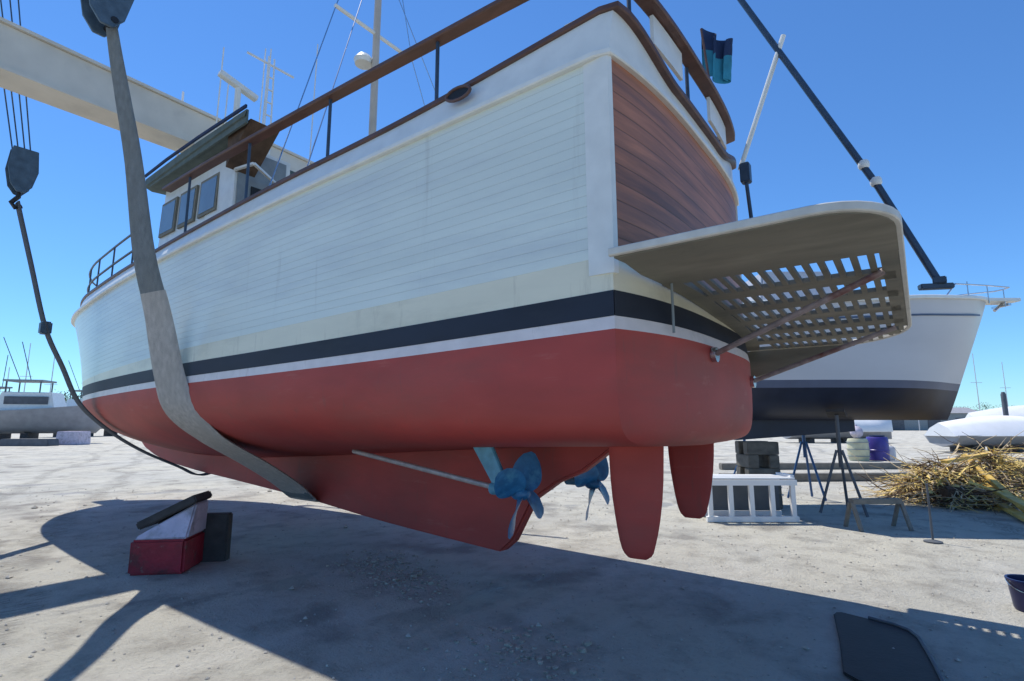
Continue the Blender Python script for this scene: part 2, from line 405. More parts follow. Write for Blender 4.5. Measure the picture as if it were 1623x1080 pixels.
# underwater body
def bottom(x):
    P0 = (bw(x), zw(x)); P1 = (bw(x)*1.0+.01, zb(x)); P2 = (.05, zr(x)); w = wt(x); r = []
    for i in range(15):
        t = i/14; a, b_, c = (1-t)**2, 2*t*(1-t)*w, t*t; q = a+b_+c
        y = (a*P0[0]+b_*P1[0]+c*P2[0])/q; z = (a*P0[1]+b_*P1[1]+c*P2[1])/q
        r.append((xs_at(x, z), min(y, bw(x)), z))
    return r
def bheel(x, y, z): return (x, y, z+HEEL*(y-1.65)*max(0, min(1, (z-1.1)/1.0)))
mb = MB(); rows = [bottom(x) for x in ST]; both(mb, rows)
b0 = rows[0]; trows = [[(-camber(p[1]-2*p[1]*j/40, .26)+camber(p[1], .26), p[1]-2*p[1]*j/40, p[2]) for j in range(41)] for p in b0]
mb.loft(trows, close=False, caps=False, flip=True)
mb.warp(bheel).build('hull_bottom', RED, Y, 40)
# keel with its deadwood
kb = spl([2.16, 4.1, 5.67, 7.92, 10, 11.5, 12.4, 12.9, 13.1], [.29, .40, .53, .67, .80, .98, 1.28, 1.7, 1.95])
prof = [(2.16, .29), (2.0, .42), (1.74, .86), (1.45, 1.05), (1.16, 1.17), (.93, 1.33), (.7, 1.5)]
top = [(x, zr(x)+.06) for x in (1.5, 3, 5, 7, 9, 10, 11, 12)]+[(12.5, 1.7), (12.95, 1.95)]
bot = [(x/2, kb(x/2)) for x in range(25, 5, -1)]
poly = prof+top+[(13.1, 1.95)]+[(12.9, 1.7)]+bot
mb = MB(); mb.smooth = True
outer = [(a, b_) for a, b_ in poly]
n = len(outer)
for sg in (1, -1): pass
mid = [Vector((a, 0, b_)) for a, b_ in outer]
mb.prism(mid, (0, .07, 0), (0, -.07, 0)); mb.build('keel', RED, Y, bevel=.025)
# transom planks and posts
mb = MB(); transom_band(mb, 'c1', 's1', 12, .004, True, .03); mb.warp(heel).build('transom', VARN, Y)
for sg in (1, -1):
    mb = MB(); rr = []
    for i in range(9):
        z = zlev(0, 'c1')-.12+(zs(0)-zlev(0, 'c1')+.12)*i/8; f = (z-zw(0))/(zs(0)-zw(0)); y = side(0, f)
        rr.append([(.17, sg*y-sg*.01, z), (.17, sg*(y+.016), z), (.03, sg*(y+.016), z), (-.012, sg*(y+.004), z), (-.028, sg*(y-.03), z), (.02, sg*(y-.05), z)])
    mb.loft(rr); mb.warp(heel).build('corner_post', TRIM, Y)
# guard moulding, bulwark, cap rail: run from the bow aft, round the transom
def ring_pts(yo, zf, x0=13.75, step=.25, dip=0.):
    """port bow -> stern -> round the transom -> starboard bow"""
    xs = [x0-i*step for i in range(int((x0-.02)/step)+1)]; xs = [x for x in xs if x > .2]+[.08]
    p = [(x, bs(x)+yo(x), zf(x)) for x in xs]
    yb = bs(0)+yo(0)
    p2 = []
    for j in range(33):
        y = yb-2*yb*j/32*1.0; rc = 1.
        p2.append((-camber(max(-1.65, min(1.65, y)))-max(0, yo(0)+.004), y*.985, zf(0)-dip*(lambda u: u*u*(3-2*u))(min(1., (yb-abs(y))/.9))))
    return p+p2+[(x, -y, z) for x, y, z in p[::-1]]
mb = MB(); mb.sweep(ring_pts(lambda x: .012, lambda x: zs(x)+.0), .07, .05); mb.warp(heel).build('guard_moulding', TRIM, Y)
mb = MB(); lo_ = ring_pts(lambda x: -.012, lambda x: zs(x)+.02); hi_ = ring_pts(lambda x: -.012-lean(x), lambda x: zc(x)-.02, dip=.22)
rows = []
for a, b_ in zip(lo_, hi_):
    a = Vector(a); b_ = Vector(b_)
    rows.append([a, a.lerp(b_, .5), b_])
mb.loft(rows, close=False, caps=False)
inn = [[Vector((p.x, p.y-math.copysign(.05, p.y)*(1 if p.x > 0 else 0), p.z))+Vector((.05 if p.x <= 0 else 0, 0, 0)) for p in r] for r in rows]
mb.loft(inn, close=False, caps=False, flip=True)
mb.warp(heel).build('bulwark', TRIM, Y)
mb = MB(); mb.sweep(ring_pts(lambda x: -.045-lean(x), lambda x: zc(x), dip=.22), .115, .055); mb.warp(heel).build('cap_rail', TEAK, Y)
# deck
mb = MB(); dr = []
for x in ST[:-1]: dr.append([(xs_at(x, zs(x)), bs(x)-.04, zs(x)-.12), (xs_at(x, zs(x)), 0, zs(x)-.06), (xs_at(x, zs(x)), -bs(x)+.04, zs(x)-.12)])
mb.loft(dr, close=False, caps=False)
mb.loft([[(-camber(1.6-3.2*j/20)+.03, 1.6-3.2*j/20, zs(0)-.11) for j in range(21)], [(.05, 1.6-3.2*j/20, zs(0)-.11) for j in range(21)]], close=False, caps=False)
mb.warp(heel).build('deck', GTEAK, Y)
# hawse opening and scupper
mb = MB(); xh = 1.32
pts = [(xh+.135*math.cos(t*math.pi/8), bs(xh)-.012+.012, zs(xh)+.235+.055*math.sin(t*math.pi/8)+.01*math.cos(t*math.pi/8)) for t in range(17)]
mb.tube(pts, .014, 8); hp = mb.warp(heel).build('hawse_pipe', TEAK, Y)
mb = MB(); pl = [Vector((xh+.13*math.cos(t*math.pi/8), bs(xh)-.004, zs(xh)+.235+.05*math.sin(t*math.pi/8))) for t in range(16)]
mb.prism(pl, (0, .004, 0), (0, -.02, 0)); mb.warp(heel).build('hawse_hole', DARK, hp)
# stern locker inside the rail (sunlit white)
mb = MB(); rows = []
for j in range(17):
    y = 1.30-2.6*j/16; xx = -camber(y)+.30
    rows.append([(xx, y, 3.95), (xx, y, 4.90), (xx+.30, y, 4.90), (xx+.30, y, 3.95)])
mb.loft(rows); mb.warp(heel).build('stern_seat_back', TRIM, Y, 30)
# handrail on stanchions
HZ = lambda x: 5.12 if x > .2 else 4.96
hp_ = [p for p in ring_pts(lambda x: -.05-lean(x), HZ, 7.25) if p[0] < 7.3]
mb = MB(); mb.sweep(hp_, .13, .05); mb.warp(heel).build('handrail', TEAK, Y)
def stanchion(x, y, z0, z1, mat=DKMET, r=.018):
    m_ = MB(); m_.tube([(x, y, z0), (x, y, z1)], r, 8); m_.lathe((x, y, z0), [(.035, 0), (.035, .015), (.02, .03)], n=12)
    return m_.warp(heel).build('stanchion', mat, Y)
for x in (1.70, 3.25, 4.85, 6.45):
    for sg in (1, -1):
        yy = sg*(bs(x)-.05-lean(x)); stanchion(x, yy, zc(x)+.02, HZ(x)-.02)
for ya, yb_ in ((.95, .35), (-.45, -1.15)):
    mb = MB(); rows = [[(-camber(y)+.01, y, 4.66), (-camber(y)+.01, y, 4.92), (-camber(y)+.04, y, 4.92), (-camber(y)+.04, y, 4.66)] for y in [ya+(yb_-ya)*q/6 for q in range(7)]]
    mb.loft(rows); mb.warp(heel).build('rail_board', TRIM, Y)
for y in (1.25, .1, -1.3): stanchion(-camber(y)+.055, y, zc(0)-.22*(lambda u: u*u*(3-2*u))(min(1., (1.6-abs(y))/.9))+.02, HZ(0)-.02)
# bow rail
def brz(x): return zc(x)+.02
xs_ = [7.9+.25*i for i in range(24)]
xs_ = [x for x in xs_ if x <= 13.6]
for lvl, nm in ((.62, 'bow_rail'), (.30, 'lower_bow_rail')):
    mb = MB(); p = [(x, (bs(x)-.08-lean(x)), brz(x)+lvl*min(1, (x-7.5)/.8)) for x in xs_]
    p = p+[(14.0, .18, brz(13.6)+lvl), (14.0, -.18, brz(13.6)+lvl)]+[(a, -b_, c) for a, b_, c in p[::-1]]
    mb.tube(p, .018, 8); mb.warp(heel).build(nm, DKMET, Y)
for x in (8.5, 9.5, 10.4, 11.2, 12.0, 12.7, 13.3):
    for sg in (1, -1): stanchion(x, sg*(bs(x)-.08-lean(x)), zc(x)+.02, brz(x)+.62, DKMET, .014)
# bowsprit with anchor
mb = MB(); mb.box((13.95, 0, 4.03), (1.3, .5, .08)); bp_ = mb.warp(heel).build('bowsprit', TRIM, Y, bevel=.015)
mb = MB(); mb.tube([(14.55, 0, 3.95), (13.95, 0, 3.62)], .03); mb.bar((14.0, -.22, 3.7), (14.0, .22, 3.7), .05, .05); mb.bar((13.95, 0, 3.62), (14.2, .2, 3.5), .12, .02); mb.bar((13.95, 0, 3.62), (14.2, -.2, 3.5), .12, .02)
mb.warp(heel).build('anchor', STEEL, Y)
# cabin
cab = MB(); cab.box((8.05, 0, 4.87), (1.9, 2.5, 1.9), taper=(.97, .95))
for sg in (1, -1): cab.box((6.75, sg*.80, 4.87), (.9, .86, 1.9))
cabin = cab.warp(heel).build('cabin', TRIM, Y)
mb = MB(); rows = []
def aft_x(y): return 5.55+1.35*(1-(abs(y)/1.48)**3)
for q in range(25):
    y = 1.48-2.96*q/24
    cz = 5.93+.07*(1-(y/1.48)**2); e = .05 if abs(y) > 1.45 else .11
    rows.append([(aft_x(y)+.03, y, cz-e), (aft_x(y), y, cz+.02), (7.6, y, cz+.04), (9.1, y, cz+.0), (9.15, y, cz-e-.08), (7.6, y, cz-e-.03)])
mb.loft(rows); roof = mb.warp(heel).build('roof', CANVAS, cabin, 30)
mb = MB(); mb.bar((5.6, 1.44, 5.88), (9.0, 1.44, 5.86), .03, .20); mb.warp(heel).build('roof_valance', CANVAS, roof)
mb = MB(); mb.sweep([(5.55, 1.49, 5.99), (7, 1.5, 6.01), (8.2, 1.5, 6.01), (9.12, 1.49, 5.99)], .03, .05); mb.warp(heel).build('roof_edge', DKCAN, roof)
mb = MB(); mb.box((6.285, .82, 4.9), (.02, .74, 1.7)); mb.warp(heel).build('aft_bulkhead', GREYP, cabin)
mb = MB(); mb.box((6.27, .84, 4.98), (.03, .30, .42)); mb.warp(heel).build('aft_window', DARK, cabin)
mb = MB(); mb.box((7.08, 0, 4.9), (.03, .62, 1.6)); mb.warp(heel).build('cabin_door', GTEAK, cabin)
mb = MB(); mb.add([(5.62, 1.38, 5.88), (6.27, 1.38, 5.88), (6.27, 1.38, 5.35), (5.62, .95, 5.88), (6.27, .95, 5.88), (6.27, .95, 5.35)], [(0, 1, 2), (5, 4, 3), (0, 3, 4, 1), (1, 4, 5, 2), (2, 5, 3, 0)])
mb.warp(heel).build('roof_knee', BARK, cabin)
mb = MB(); mb.bar((5.7, 1.25, 5.28), (6.27, 1.25, 5.36), .04, .035); mb.bar((5.7, 1.25, 5.28), (6.27, .5, 5.32), .04, .035)
mb.warp(heel).build('grab_rail', TRIM, cabin)
for i in range(3):
    x0 = 6.8+.76*i
    for sg in (1, -1):
        mb = MB(); tl = Matrix.Rotation(sg*R(1.6), 3, 'X')
        mb.box((x0+.31, sg*1.230, 5.18), (.62, .03, .62), tl); fr = mb.warp(heel).build('cabin_window', GTEAK, cabin)
        mb = MB(); mb.box((x0+.31, sg*1.238, 5.18), (.52, .03, .52), tl); mb.warp(heel).build('pane', GLASS, fr)
# white cover forward of the house
mb = MB(); rows = []
for i in range(9):
    t = math.pi*i/8; rows.append([(10.9+.9*(1-abs(math.cos(t))**2)**.5*math.cos(a)*.9, .55+.5*math.sin(a)*math.sin(t)**.5 if math.sin(t) > 0 else .55, 4.0+1.15*i/8) for a in [2*math.pi*q/12 for q in range(12)]])
mb.loft(rows); mb.warp(heel).build('dinghy_cover', WRAP, Y)
# mast, rigging, aerials
mast = MB().tube([(4.7, 0, 4.0), (4.7, 0, 7.5), (4.68, 0, 10.5)], .06, 14, .05).warp(heel).build('mast', M('buff mast paint', (.50, .45, .38), .4), Y)
MB().tube([(4.7, -.75, 7.62), (4.7, .75, 7.62)], .03).warp(heel).build('spreader', TRIM, mast)
MB().lathe((4.86, .10, 7.1), [(.02, 0), (.13, .02), (.15, .09), (.1, .16), (.0, .18)]).warp(heel).build('mast_light', TRIM, mast)
for sg in (1, -1):
    MB().tube([(4.3, sg*1.75, 4.3), (4.7, sg*.74, 7.6), (4.68, 0, 10.4)], .008, 6).warp(heel).build('shroud', STEEL, mast)
    MB().tube([(3.6, sg*1.72, 4.3), (4.7, sg*.06, 9.0)], .008, 6).warp(heel).build('shroud', STEEL, mast)
mb = MB(); mb.bar((7.5, 1.08, 7.56), (7.5, .42, 7.40), .12, .10); mb.tube([(7.5, .75, 5.98), (7.5, .75, 7.46)], .05, 10); mb.warp(heel).build('radar_scanner', TRIM, Y, bevel=.01)
for x, y, z in ((7.9, .9, 8.3), (8.3, .6, 7.9), (7.2, -.5, 8.9), (7.6, .3, 8.5), (7.0, .5, 8.1)):
    MB().tube([(x, y, 5.98), (x-.05, y, z)], .012, 6).warp(heel).build('aerial', TRIM, Y)
MB().tube([(9.0, 1.05, 5.95), (9.0, 1.07, 7.8)], .02, 8).warp(heel).build('aerial', WRAP, Y)
lm = MB()
for q in (-.09, .09): lm.tube([(7.5, .2+q, 5.98), (7.5, .2+q*.6, 8.35)], .016, 6)
for q in range(9): lm.bar((7.5, .2-.085+.004*q, 6.2+.25*q), (7.5, .2+.085-.004*q, 6.2+.25*q), .02, .02)
lm.bar((7.5, -.25, 8.2), (7.5, .65, 8.2), .03, .03); lm.warp(heel).build('lattice_mast', TRIM, Y)
# rudders, shafts, propellers
def rudder(y, dz):
    pr = [(.09, 1.5), (.09, 1.0), (.13, .78), (.22, .64), (.34, .60), (.44, .66), (.52, .82), (.56, 1.1), (.57, 1.5)]
    m_ = MB(); rows = []
    for zz in [1.52, 1.35, 1.2, 1.05, .9, .8, .72, .66, .63, .612, .60]:
        # chord at this height
        def edge(sel):
            best = [p for p in pr if sel(p[0])]; return best
        le = spl([.60, .63, .70, .85, 1.1, 1.52], [.42, .455, .485, .515, .55, .57])(zz); te = spl([.60, .63, .70, .85, 1.1, 1.52], [.27, .225, .195, .155, .115, .09])(zz)
        c = le-te; ring = []
        for q in range(16):
            a = 2*math.pi*q/16; u = .5+.5*math.cos(a); th_ = .045*min(1, c/.3)*math.sin(a)*(1-.5*(1-u))
            ring.append((te+c*u, y+th_, zz+dz))
        rows.append(ring)
    m_.loft(rows); r_ = m_.build('rudder', RED, Y, 60)
    MB().tube([(.36, y, 1.46+dz), (.36, y, 1.75)], .04, 10).build('rudder_stock', RED, r_)
rudder(.65, 0); rudder(-.65, .13)
def running_gear(y, xh, dz):
    sh = MB().tube([(3.95, y*1.0, 1.21+dz), (xh-.1, y, .90+dz)], .026, 10).build('propeller_shaft', SHAFT, Y)
    m_ = MB()
    m_.bar((xh+.58, y, 1.66+dz), (xh+.12, y, .95+dz), .27, .035, up=(0, 1, 0), w2=.15, h2=.05)
    m_.lathe((xh+.0, y, .93+dz), [(.0, .02), (.055, .03), (.06, .25), (.0, .27)], axis='x', n=14)
    m_.build('shaft_strut', STRUTB, Y, bevel=.008)
    hub = MB().lathe((xh-.14, y, .905+dz), [(0, -.05), (.03, -.04), (.055, .0), (.06, .1), (.045, .13)], axis='x', n=16).build('propeller', BRONZE, Y)
    for b_ in range(4):
        m2 = MB(); a0 = R(28+90*b_); rows = []
        for i in range(9):
            t = i/8; rad = .045+.365*t; w = .07+.44*math.sin(math.pi*min(1, t*.86+.10))**.8*(.9); w *= (1 if t < .97 else .55)
            pit = -R(62-36*t); ring = []
            for q in range(10):
                a = 2*math.pi*q/10; u = .5*w*math.cos(a); v = .010*(1.3-t)*math.sin(a)
                tx = u*math.sin(pit)*.75+v*math.cos(pit); tg = u*math.cos(pit)-v*math.sin(pit)
                ang = a0+tg/max(rad, .09)*.8
                ring.append((xh-.10+tx*.7, y+rad*math.cos(ang), .905+dz+rad*math.sin(ang)))
            rows.append(ring)
        m2.loft(rows); m2.build('blade', BRONZE, hub, 60)
running_gear(.65, 1.56, .10); running_gear(-.65, 1.52, .08)
# swim platform
PZ = 2.70
def ph(x, y, z): return (x, y, z+.066*(y-1.8))
def arc(cx, cy, r, a0, a1, n=8): return [(cx+r*math.cos(R(a0+(a1-a0)*i/n)), cy+r*math.sin(R(a0+(a1-a0)*i/n))) for i in range(n+1)]
outl = [(-.06, 1.80)]+arc(-1.17, 1.45, .35, 90, 180)+[(-1.52, y*.25) for y in range(5, -4, -1)]+arc(-.72, -1.00, .80, 180, 270, 12)+[(-.06, -1.80)]
mb = MB(); mb.sweep([(x, y, PZ) for x, y in outl], .035, .05); plat = mb.warp(ph).build('swim_platform', PALETEAK, Y)
mb = MB(); mb.add([(x, y, PZ-.02) for x, y in [(-.08, 1.78)]+arc(-1.17, 1.45, .34, 90, 180)+[(-1.51, 1.08), (-camber(1.08, .16)-.03, 1.08), (-camber(1.4, .16)-.03, 1.4), (-.1, 1.66)]], [tuple(range(14))])
b2 = MB(); b2.prism([Vector(v) for v in mb.v], (0, 0, .02), (0, 0, -.012)); b2.warp(ph).build('side_board', GTEAK, plat)
mb = MB()
def edge_x(y): return -1.5 if y > -1.0 else -.72-math.sqrt(max(.0, .78**2-(y+1.0)**2))
for k_ in range(6):      # wide slats fore and aft
    y = .60-.46*k_
    xi = -camber(y, .16)-.05; xo = edge_x(y)+.02
    mb.box(((xi+xo)/2, y, PZ-.012), (xi-xo, .17, .034))
for i in range(14):
    xx = -.34-.086*i
    yl = -1.68
    while edge_x(yl) > xx-.02 and yl < 0: yl += .02
    mb.box((xx, (1.08+yl)/2, PZ-.014), (.036, 1.08-yl, .028))
mb.warp(ph).build('grating', GTEAK, plat)
mb = MB(); rows = []
for j in range(25):
    y = 1.1-2.75*j/24; x0 = -camber(y, .16)-.01; rows.append([(x0, y, PZ+.01), (x0-.14, y, PZ+.01), (x0-.14, y, PZ-.03), (x0, y, PZ-.03)])
mb.loft(rows); mb.warp(ph).build('inner_board', GTEAK, plat)
mb = MB(); mb.box((-1.46, .04, PZ-.012), (.09, 2.08, .034)); mb.warp(ph).build('outer_board', GTEAK, plat)
mb = MB(); mb.prism([Vector(v) for v in ((-.03, -1.60, 2.12), (-.03, -1.60, 2.43), (-.95, -1.60, 2.43), (-.85, -1.60, 2.36))], (0, .02, 0), (0, -.02, 0)); mb.build('knee_bracket', GTEAK, plat)
for y0, z0, x1, y1 in ((.42, 2.18, -1.42, .72), (-.95, 2.05, -1.42, -1.0)):
    mb = MB(); mb.tube([(-camber(y0, .26)+.0, y0, z0), (x1, y1, ph(0, y1, PZ-.035)[2])], .022, 10); mb.build('platform_strut', M('rusty strut', (.28, .22, .21), .6, .3, 14, col2=(.16, .06, .05)), plat)
    MB().lathe((-camber(y0, .26)-.012, y0, z0), [(0, -.02), (.06, -.02), (.06, .02), (0, .02)], axis='x', n=14).build('strut_plate', STEEL, plat)
MB().tube([(-.20, 1.12, 2.27), (-.20, 1.12, 2.66)], .010, 8).build('platform_hanger', GREYP, plat)
# stern davit
dv = MB().tube([(-1.77, -1.3, 2.88), (-1.40, -1.3, 3.90), (-.30, -1.3, 6.50), (.40, -1.3, 8.2)], .032, 12).build('davit_spar', DKMET, Y)
MB().tube([(-.16, -1.3, 4.45), (-.70, -1.3, 5.86)], .026, 10).build('davit_strut', TRIM, dv)
mb = MB(); mb.bar((-1.62, -1.24, 2.86), (-1.86, -1.36, 2.86), .07, .05); mb.box((-1.77, -1.3, 2.91), (.1, .1, .06)); mb.build('davit_foot', DKMET, dv, bevel=.008)
for z in (3.95, 4.15): MB().lathe((-1.385+(z-3.95)*.42, -1.3, z-.03), [(.04, 0), (.05, .02), (.05, .06), (.04, .08)], n=12).build('davit_collar', TRIM, dv)
mb = MB(); mb.box((-.22, -1.28, 4.38), (.10, .12, .22)); mb.tube([(-.22, -1.28, 4.3), (-.26, -1.25, 3.7)], .02); mb.build('davit_mount', DKMET, dv, bevel=.01)
# furled ensign at the stern rail
st = MB().tube([(-.08, -.90, 4.38), (.06, -.90, 6.05)], .013, 8).warp(heel).build('flag_staff', TEAK, Y)
mb = MB(); N1, N2 = 22, 14; rows = []
for i in range(N1+1):          # limp flag: fly gathered in folds from the staff
    u = i/N1; r_ = []
    for j in range(N2+1):
        v = j/N2
        x = .05-.24*u+.05*math.sin(13*u+2*v)*(.3+u); y = -.92-.22*u+.06*math.cos(12*u+1.5*v)*(.3+u)
        r_.append((x, y, 6.06-.15*u-(.60-.10*u)*v+.03*math.sin(9*u)))
    rows.append(r_)
back = [[(p[0]+.006, p[1]+.006, p[2]) for p in r_] for r_ in rows]
mb.loft(rows, close=False, caps=False); mb.loft(back, close=False, caps=False, flip=True)
nf = N1*N2
for i in range(len(mb.f)): mb.mi[i] = 0 if ((i % nf) % N2) < N2*.42 else 1
mb.warp(heel).build('limp_flag', [DKCAN, TEALCAN], st, 60)

# ------------------------------------------------------------------ travel lift (mostly outside the frame)
T = thing('travel_lift', 'beige boat hoist frame whose crossbeam spans over the yacht cabin', 'boat hoist', (8.85, 0, 0))
mb = MB(); mb.bar((8.85, 4.3, 7.07), (8.85, -3.3, 6.94), .50, .66, w2=.42, h2=.50); mb.bar((8.85, 4.3, 6.70), (8.85, -3.3, 6.66), .62, .05, w2=.5); mb.bar((8.85, 4.3, 7.43), (8.85, -3.3, 7.22), .62, .05, w2=.5)
cb = mb.build('crossbeam', LIFT, T)
MB().tube([(8.85, 4.2, 7.57), (8.85, 0, 7.40), (8.85, -3.2, 7.34)], .035, 8).build('hydraulic_pipe', BLACK, cb)
for sg in (1, -1):
    for x in ((8.85, -6.5) if sg > 0 else (8.85,)):
        yy = 4.1 if sg > 0 else -3.45
        mb = MB(); mb.box((x, yy, 4.75 if sg > 0 else 3.95), (.42, .36, 7.4 if sg > 0 else 5.9)); lg = mb.build('leg', LIFT, T, bevel=.02)
        wb = MB().lathe((x, yy-.2, .62), [(.25, 0), (.55, .02), (.62, .1), (.62, .3), (.55, .38), (.25, .4)], axis='y', n=28).build('wheel', BLACK, lg)
    if sg > 0:
        mb = MB(); mb.bar((9.2, 4.1, 8.75), (-7.0, 4.1, 8.75), .46, .55); mb.build('side_beam', LIFT, T, bevel=.02)
# hook blocks and slings
def strap(name, pts, widths, wdirs, thick, mat):
    pts = [Vector(p) for p in pts]; m_ = MB()
    # subdivide with catmull-rom
    P_, W_, D_ = [], [], []
    for i in range(len(pts)-1):
        p0 = pts[max(0, i-1)]; p1 = pts[i]; p2 = pts[i+1]; p3 = pts[min(len(pts)-1, i+2)]
        for q in range(6):
            t = q/6; P_.append(.5*((2*p1)+(p2-p0)*t+(2*p0-5*p1+4*p2-p3)*t*t+(3*p1-p0-3*p2+p3)*t**3))
            W_.append(widths[i]+(widths[i+1]-widths[i])*t); D_.append(Vector(wdirs[i]).lerp(Vector(wdirs[i+1]), t))
    P_.append(pts[-1]); W_.append(widths[-1]); D_.append(Vector(wdirs[-1]))
    rows = []
    for i, p in enumerate(P_):
        t = (P_[min(i+1, len(P_)-1)]-P_[max(0, i-1)]).normalized(); d = D_[i]; d = (d-t*d.dot(t)).normalized(); nn = t.cross(d)
        w = W_[i]/2; h = thick/2; ring = []
        for a in range(12):
            an = 2*math.pi*a/12; cx = abs(math.cos(an))**.5*math.copysign(1, math.cos(an)); sx = abs(math.sin(an))**.8*math.copysign(1, math.sin(an))
            ring.append(p+d*w*cx+nn*h*sx)
        rows.append(ring)
    m_.loft(rows); return m_.build(name, mat, None, 60)
rx = (-Rt.x, -Rt.y, 0)
RD = (Rt.x, Rt.y, 0); XD = (-1, 0, 0)
def mix3(t): return tuple(RD[i]*(1-t)+XD[i]*t for i in range(3))
xa = 5.8
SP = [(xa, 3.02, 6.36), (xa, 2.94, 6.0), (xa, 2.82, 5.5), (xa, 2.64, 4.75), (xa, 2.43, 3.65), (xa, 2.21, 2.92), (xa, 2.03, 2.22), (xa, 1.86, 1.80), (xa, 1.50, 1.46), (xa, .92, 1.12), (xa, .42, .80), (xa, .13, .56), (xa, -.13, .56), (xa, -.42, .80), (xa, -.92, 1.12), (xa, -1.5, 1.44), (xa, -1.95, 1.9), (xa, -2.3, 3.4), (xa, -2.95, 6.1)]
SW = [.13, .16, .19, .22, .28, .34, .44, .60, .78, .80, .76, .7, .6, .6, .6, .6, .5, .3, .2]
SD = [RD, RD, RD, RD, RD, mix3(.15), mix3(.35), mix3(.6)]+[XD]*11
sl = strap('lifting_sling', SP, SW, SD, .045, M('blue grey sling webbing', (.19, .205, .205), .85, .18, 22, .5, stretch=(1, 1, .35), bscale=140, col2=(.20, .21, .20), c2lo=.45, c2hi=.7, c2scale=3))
slv = strap('bounce_lit_sleeve', [(xa, 2.30, 3.22)]+SP[5:12], [.325, .355, .455, .615, .795, .815, .775, .715], [mix3(.1)]+SD[5:12], .066, LITWEB); slv.parent = sl  # added sleeve; its paler colour imitates light bounced up from the ground
tag(sl, 'wide blue grey lifting sling with added lower sleeve painted paler for ground light wrapped under the yacht amidships', 'sling', 'slings carrying the yacht')
def block(x, y, z, sc, label, mat, hook=True):
    t = thing('hook_block', label, 'hook block', (x, y, z), 'hook blocks of the hoist')
    m_ = MB()
    for d in (-.13, .13): m_.prism([Vector((x+d*sc, y+a*sc, z+b_*sc)) for a, b_ in ((-.20, .9), (.20, .9), (.24, .45), (.17, .1), (.06, -.05), (-.06, -.05), (-.17, .1), (-.24, .45))], (-.02*sc, 0, 0), (.02*sc, 0, 0))
    m_.lathe((x-.11*sc, y, z+.5*sc), [(.05*sc, 0), (.19*sc, .0), (.16*sc, .11*sc), (.19*sc, .22*sc), (.05*sc, .22*sc)], axis='x', n=20)
    m_.build('cheek_plates', mat, t, bevel=.006)
    if hook:
        m_ = MB(); m_.tube([(x, y, z+.1*sc), (x, y, z-.12*sc), (x+.02, y+.09*sc, z-.26*sc), (x, y+.03*sc, z-.36*sc), (x, y-.07*sc, z-.30*sc)], .045*sc, 10); m_.build('hook', BLACK, t)
    else:
        MB().tube([(x-.16, y-.07, z+.05), (x+.16, y-.07, z+.05)], .04, 10).build('sling_pin', BLACK, t)
    for a in (-.14, -.05, .05, .14):
        MB().tube([(x, y+a*sc, z+.6*sc), (x, y+a*1.6*sc+.55, 8.6)], .010, 6).build('wire_fall', DKMET, t)
    return t
block(xa, 3.10, 6.30, 1.0, 'large blue grey hook block above the amidships sling', HOOK, False)
xf = 9.35
sl2 = strap('lifting_sling', [(xf, 3.06, 5.02), (xf, 2.80, 4.08), (xf, 2.53, 3.12), (xf, 2.26, 2.53), (xf, 1.98, 1.95), (xf, 1.52, 1.50), (xf, 1.0, 1.15), (xf, .4, .85), (xf, .12, .70), (xf, -.12, .70), (xf, -.4, .85), (xf, -1.0, 1.15), (xf, -1.6, 1.5), (xf, -2.0, 2.0), (xf, -2.3, 3.4), (xf, -2.95, 5.1)],
            [.24]*16, [XD]*16, .03, DWEB)
tag(sl2, 'narrow dark lifting sling passing under the yacht bow', 'sling', 'slings carrying the yacht')
block(xf, 3.06, 5.20, .75, 'small dark hook block above the bow sling', HOOK)

sh_ = MB(); sh_.box((xf, 2.53, 3.12), (.16, .14, .20)); sh_.tube([(xf-.11, 2.53, 3.12), (xf+.11, 2.53, 3.12)], .035, 10); sh_.build('sling_shackle', HOOK, sl2, bevel=.02)
# ------------------------------------------------------------------ keel block on the yard
c = Vector((5.50, 1.98, 0)); KS = .86; rz = Matrix.Rotation(R(-45), 3, 'Z')
K = thing('keel_block', 'red and white painted support block with dark timber on top, on the yard', 'support block', c)
mb = MB(); mb.box(c+Vector((0, 0, .215*KS)), (.62*KS, .66*KS, .43*KS), rz, (1.0, 1.0)); mb.build('base', REDP, K, bevel=.025)
def kb_(x, y, z): return rz @ Vector((x*KS, y*KS, 0))+c+Vector((0, 0, z*KS))
# local +y = towards the left of the picture, -x = towards the viewer
mb = MB(); w_ = [kb_(-.30, -.34, .432), kb_(.30, -.34, .432), kb_(.30, .31, .432), kb_(-.30, .31, .432), kb_(-.10, -.35, .86), (kb_(.30, -.35, .86)), kb_(.30, .28, .50), kb_(-.22, .28, .48)]
mb.add(w_, [(3, 2, 1, 0), (4, 5, 6, 7), (0, 1, 5, 4), (1, 2, 6, 5), (2, 3, 7, 6), (3, 0, 4, 7)]); mb.build('wedge', LILAC, K, bevel=.02)
mb = MB(); mb.bar(kb_(.08, -.36, .925), kb_(.08, .33, .575), .46, .09); mb.bar(kb_(.40, -.62, .30), kb_(.40, .30, .30), .16, .58); mb.build('timber', TIMB, K, bevel=.015)

# dark tray on the ground, lower right
poly = [(-.78, -.90), (-.82, -.93), (-1.02, -.88), (-1.20, -.82), (-1.30, -.74), (-1.36, -.60), (-1.43, -.20), (-1.50, .30), (-1.47, .40), (-1.05, .46), (-.96, .38), (-.88, -.2), (-.77, -.84)]
mb = MB(); mb.prism([Vector((x, y, .004)) for x, y in poly], (0, 0, 0), (0, 0, .022)); mt = mb.build('rubber_mat', BLACK, None, bevel=.008); tag(mt, 'angular black rubber mat lying flat in the yacht shadow', 'mat')
MB().tube([(x, y, .034) for x, y in poly[2:8]], .012, 8).build('mat_edging', FARDK, mt)
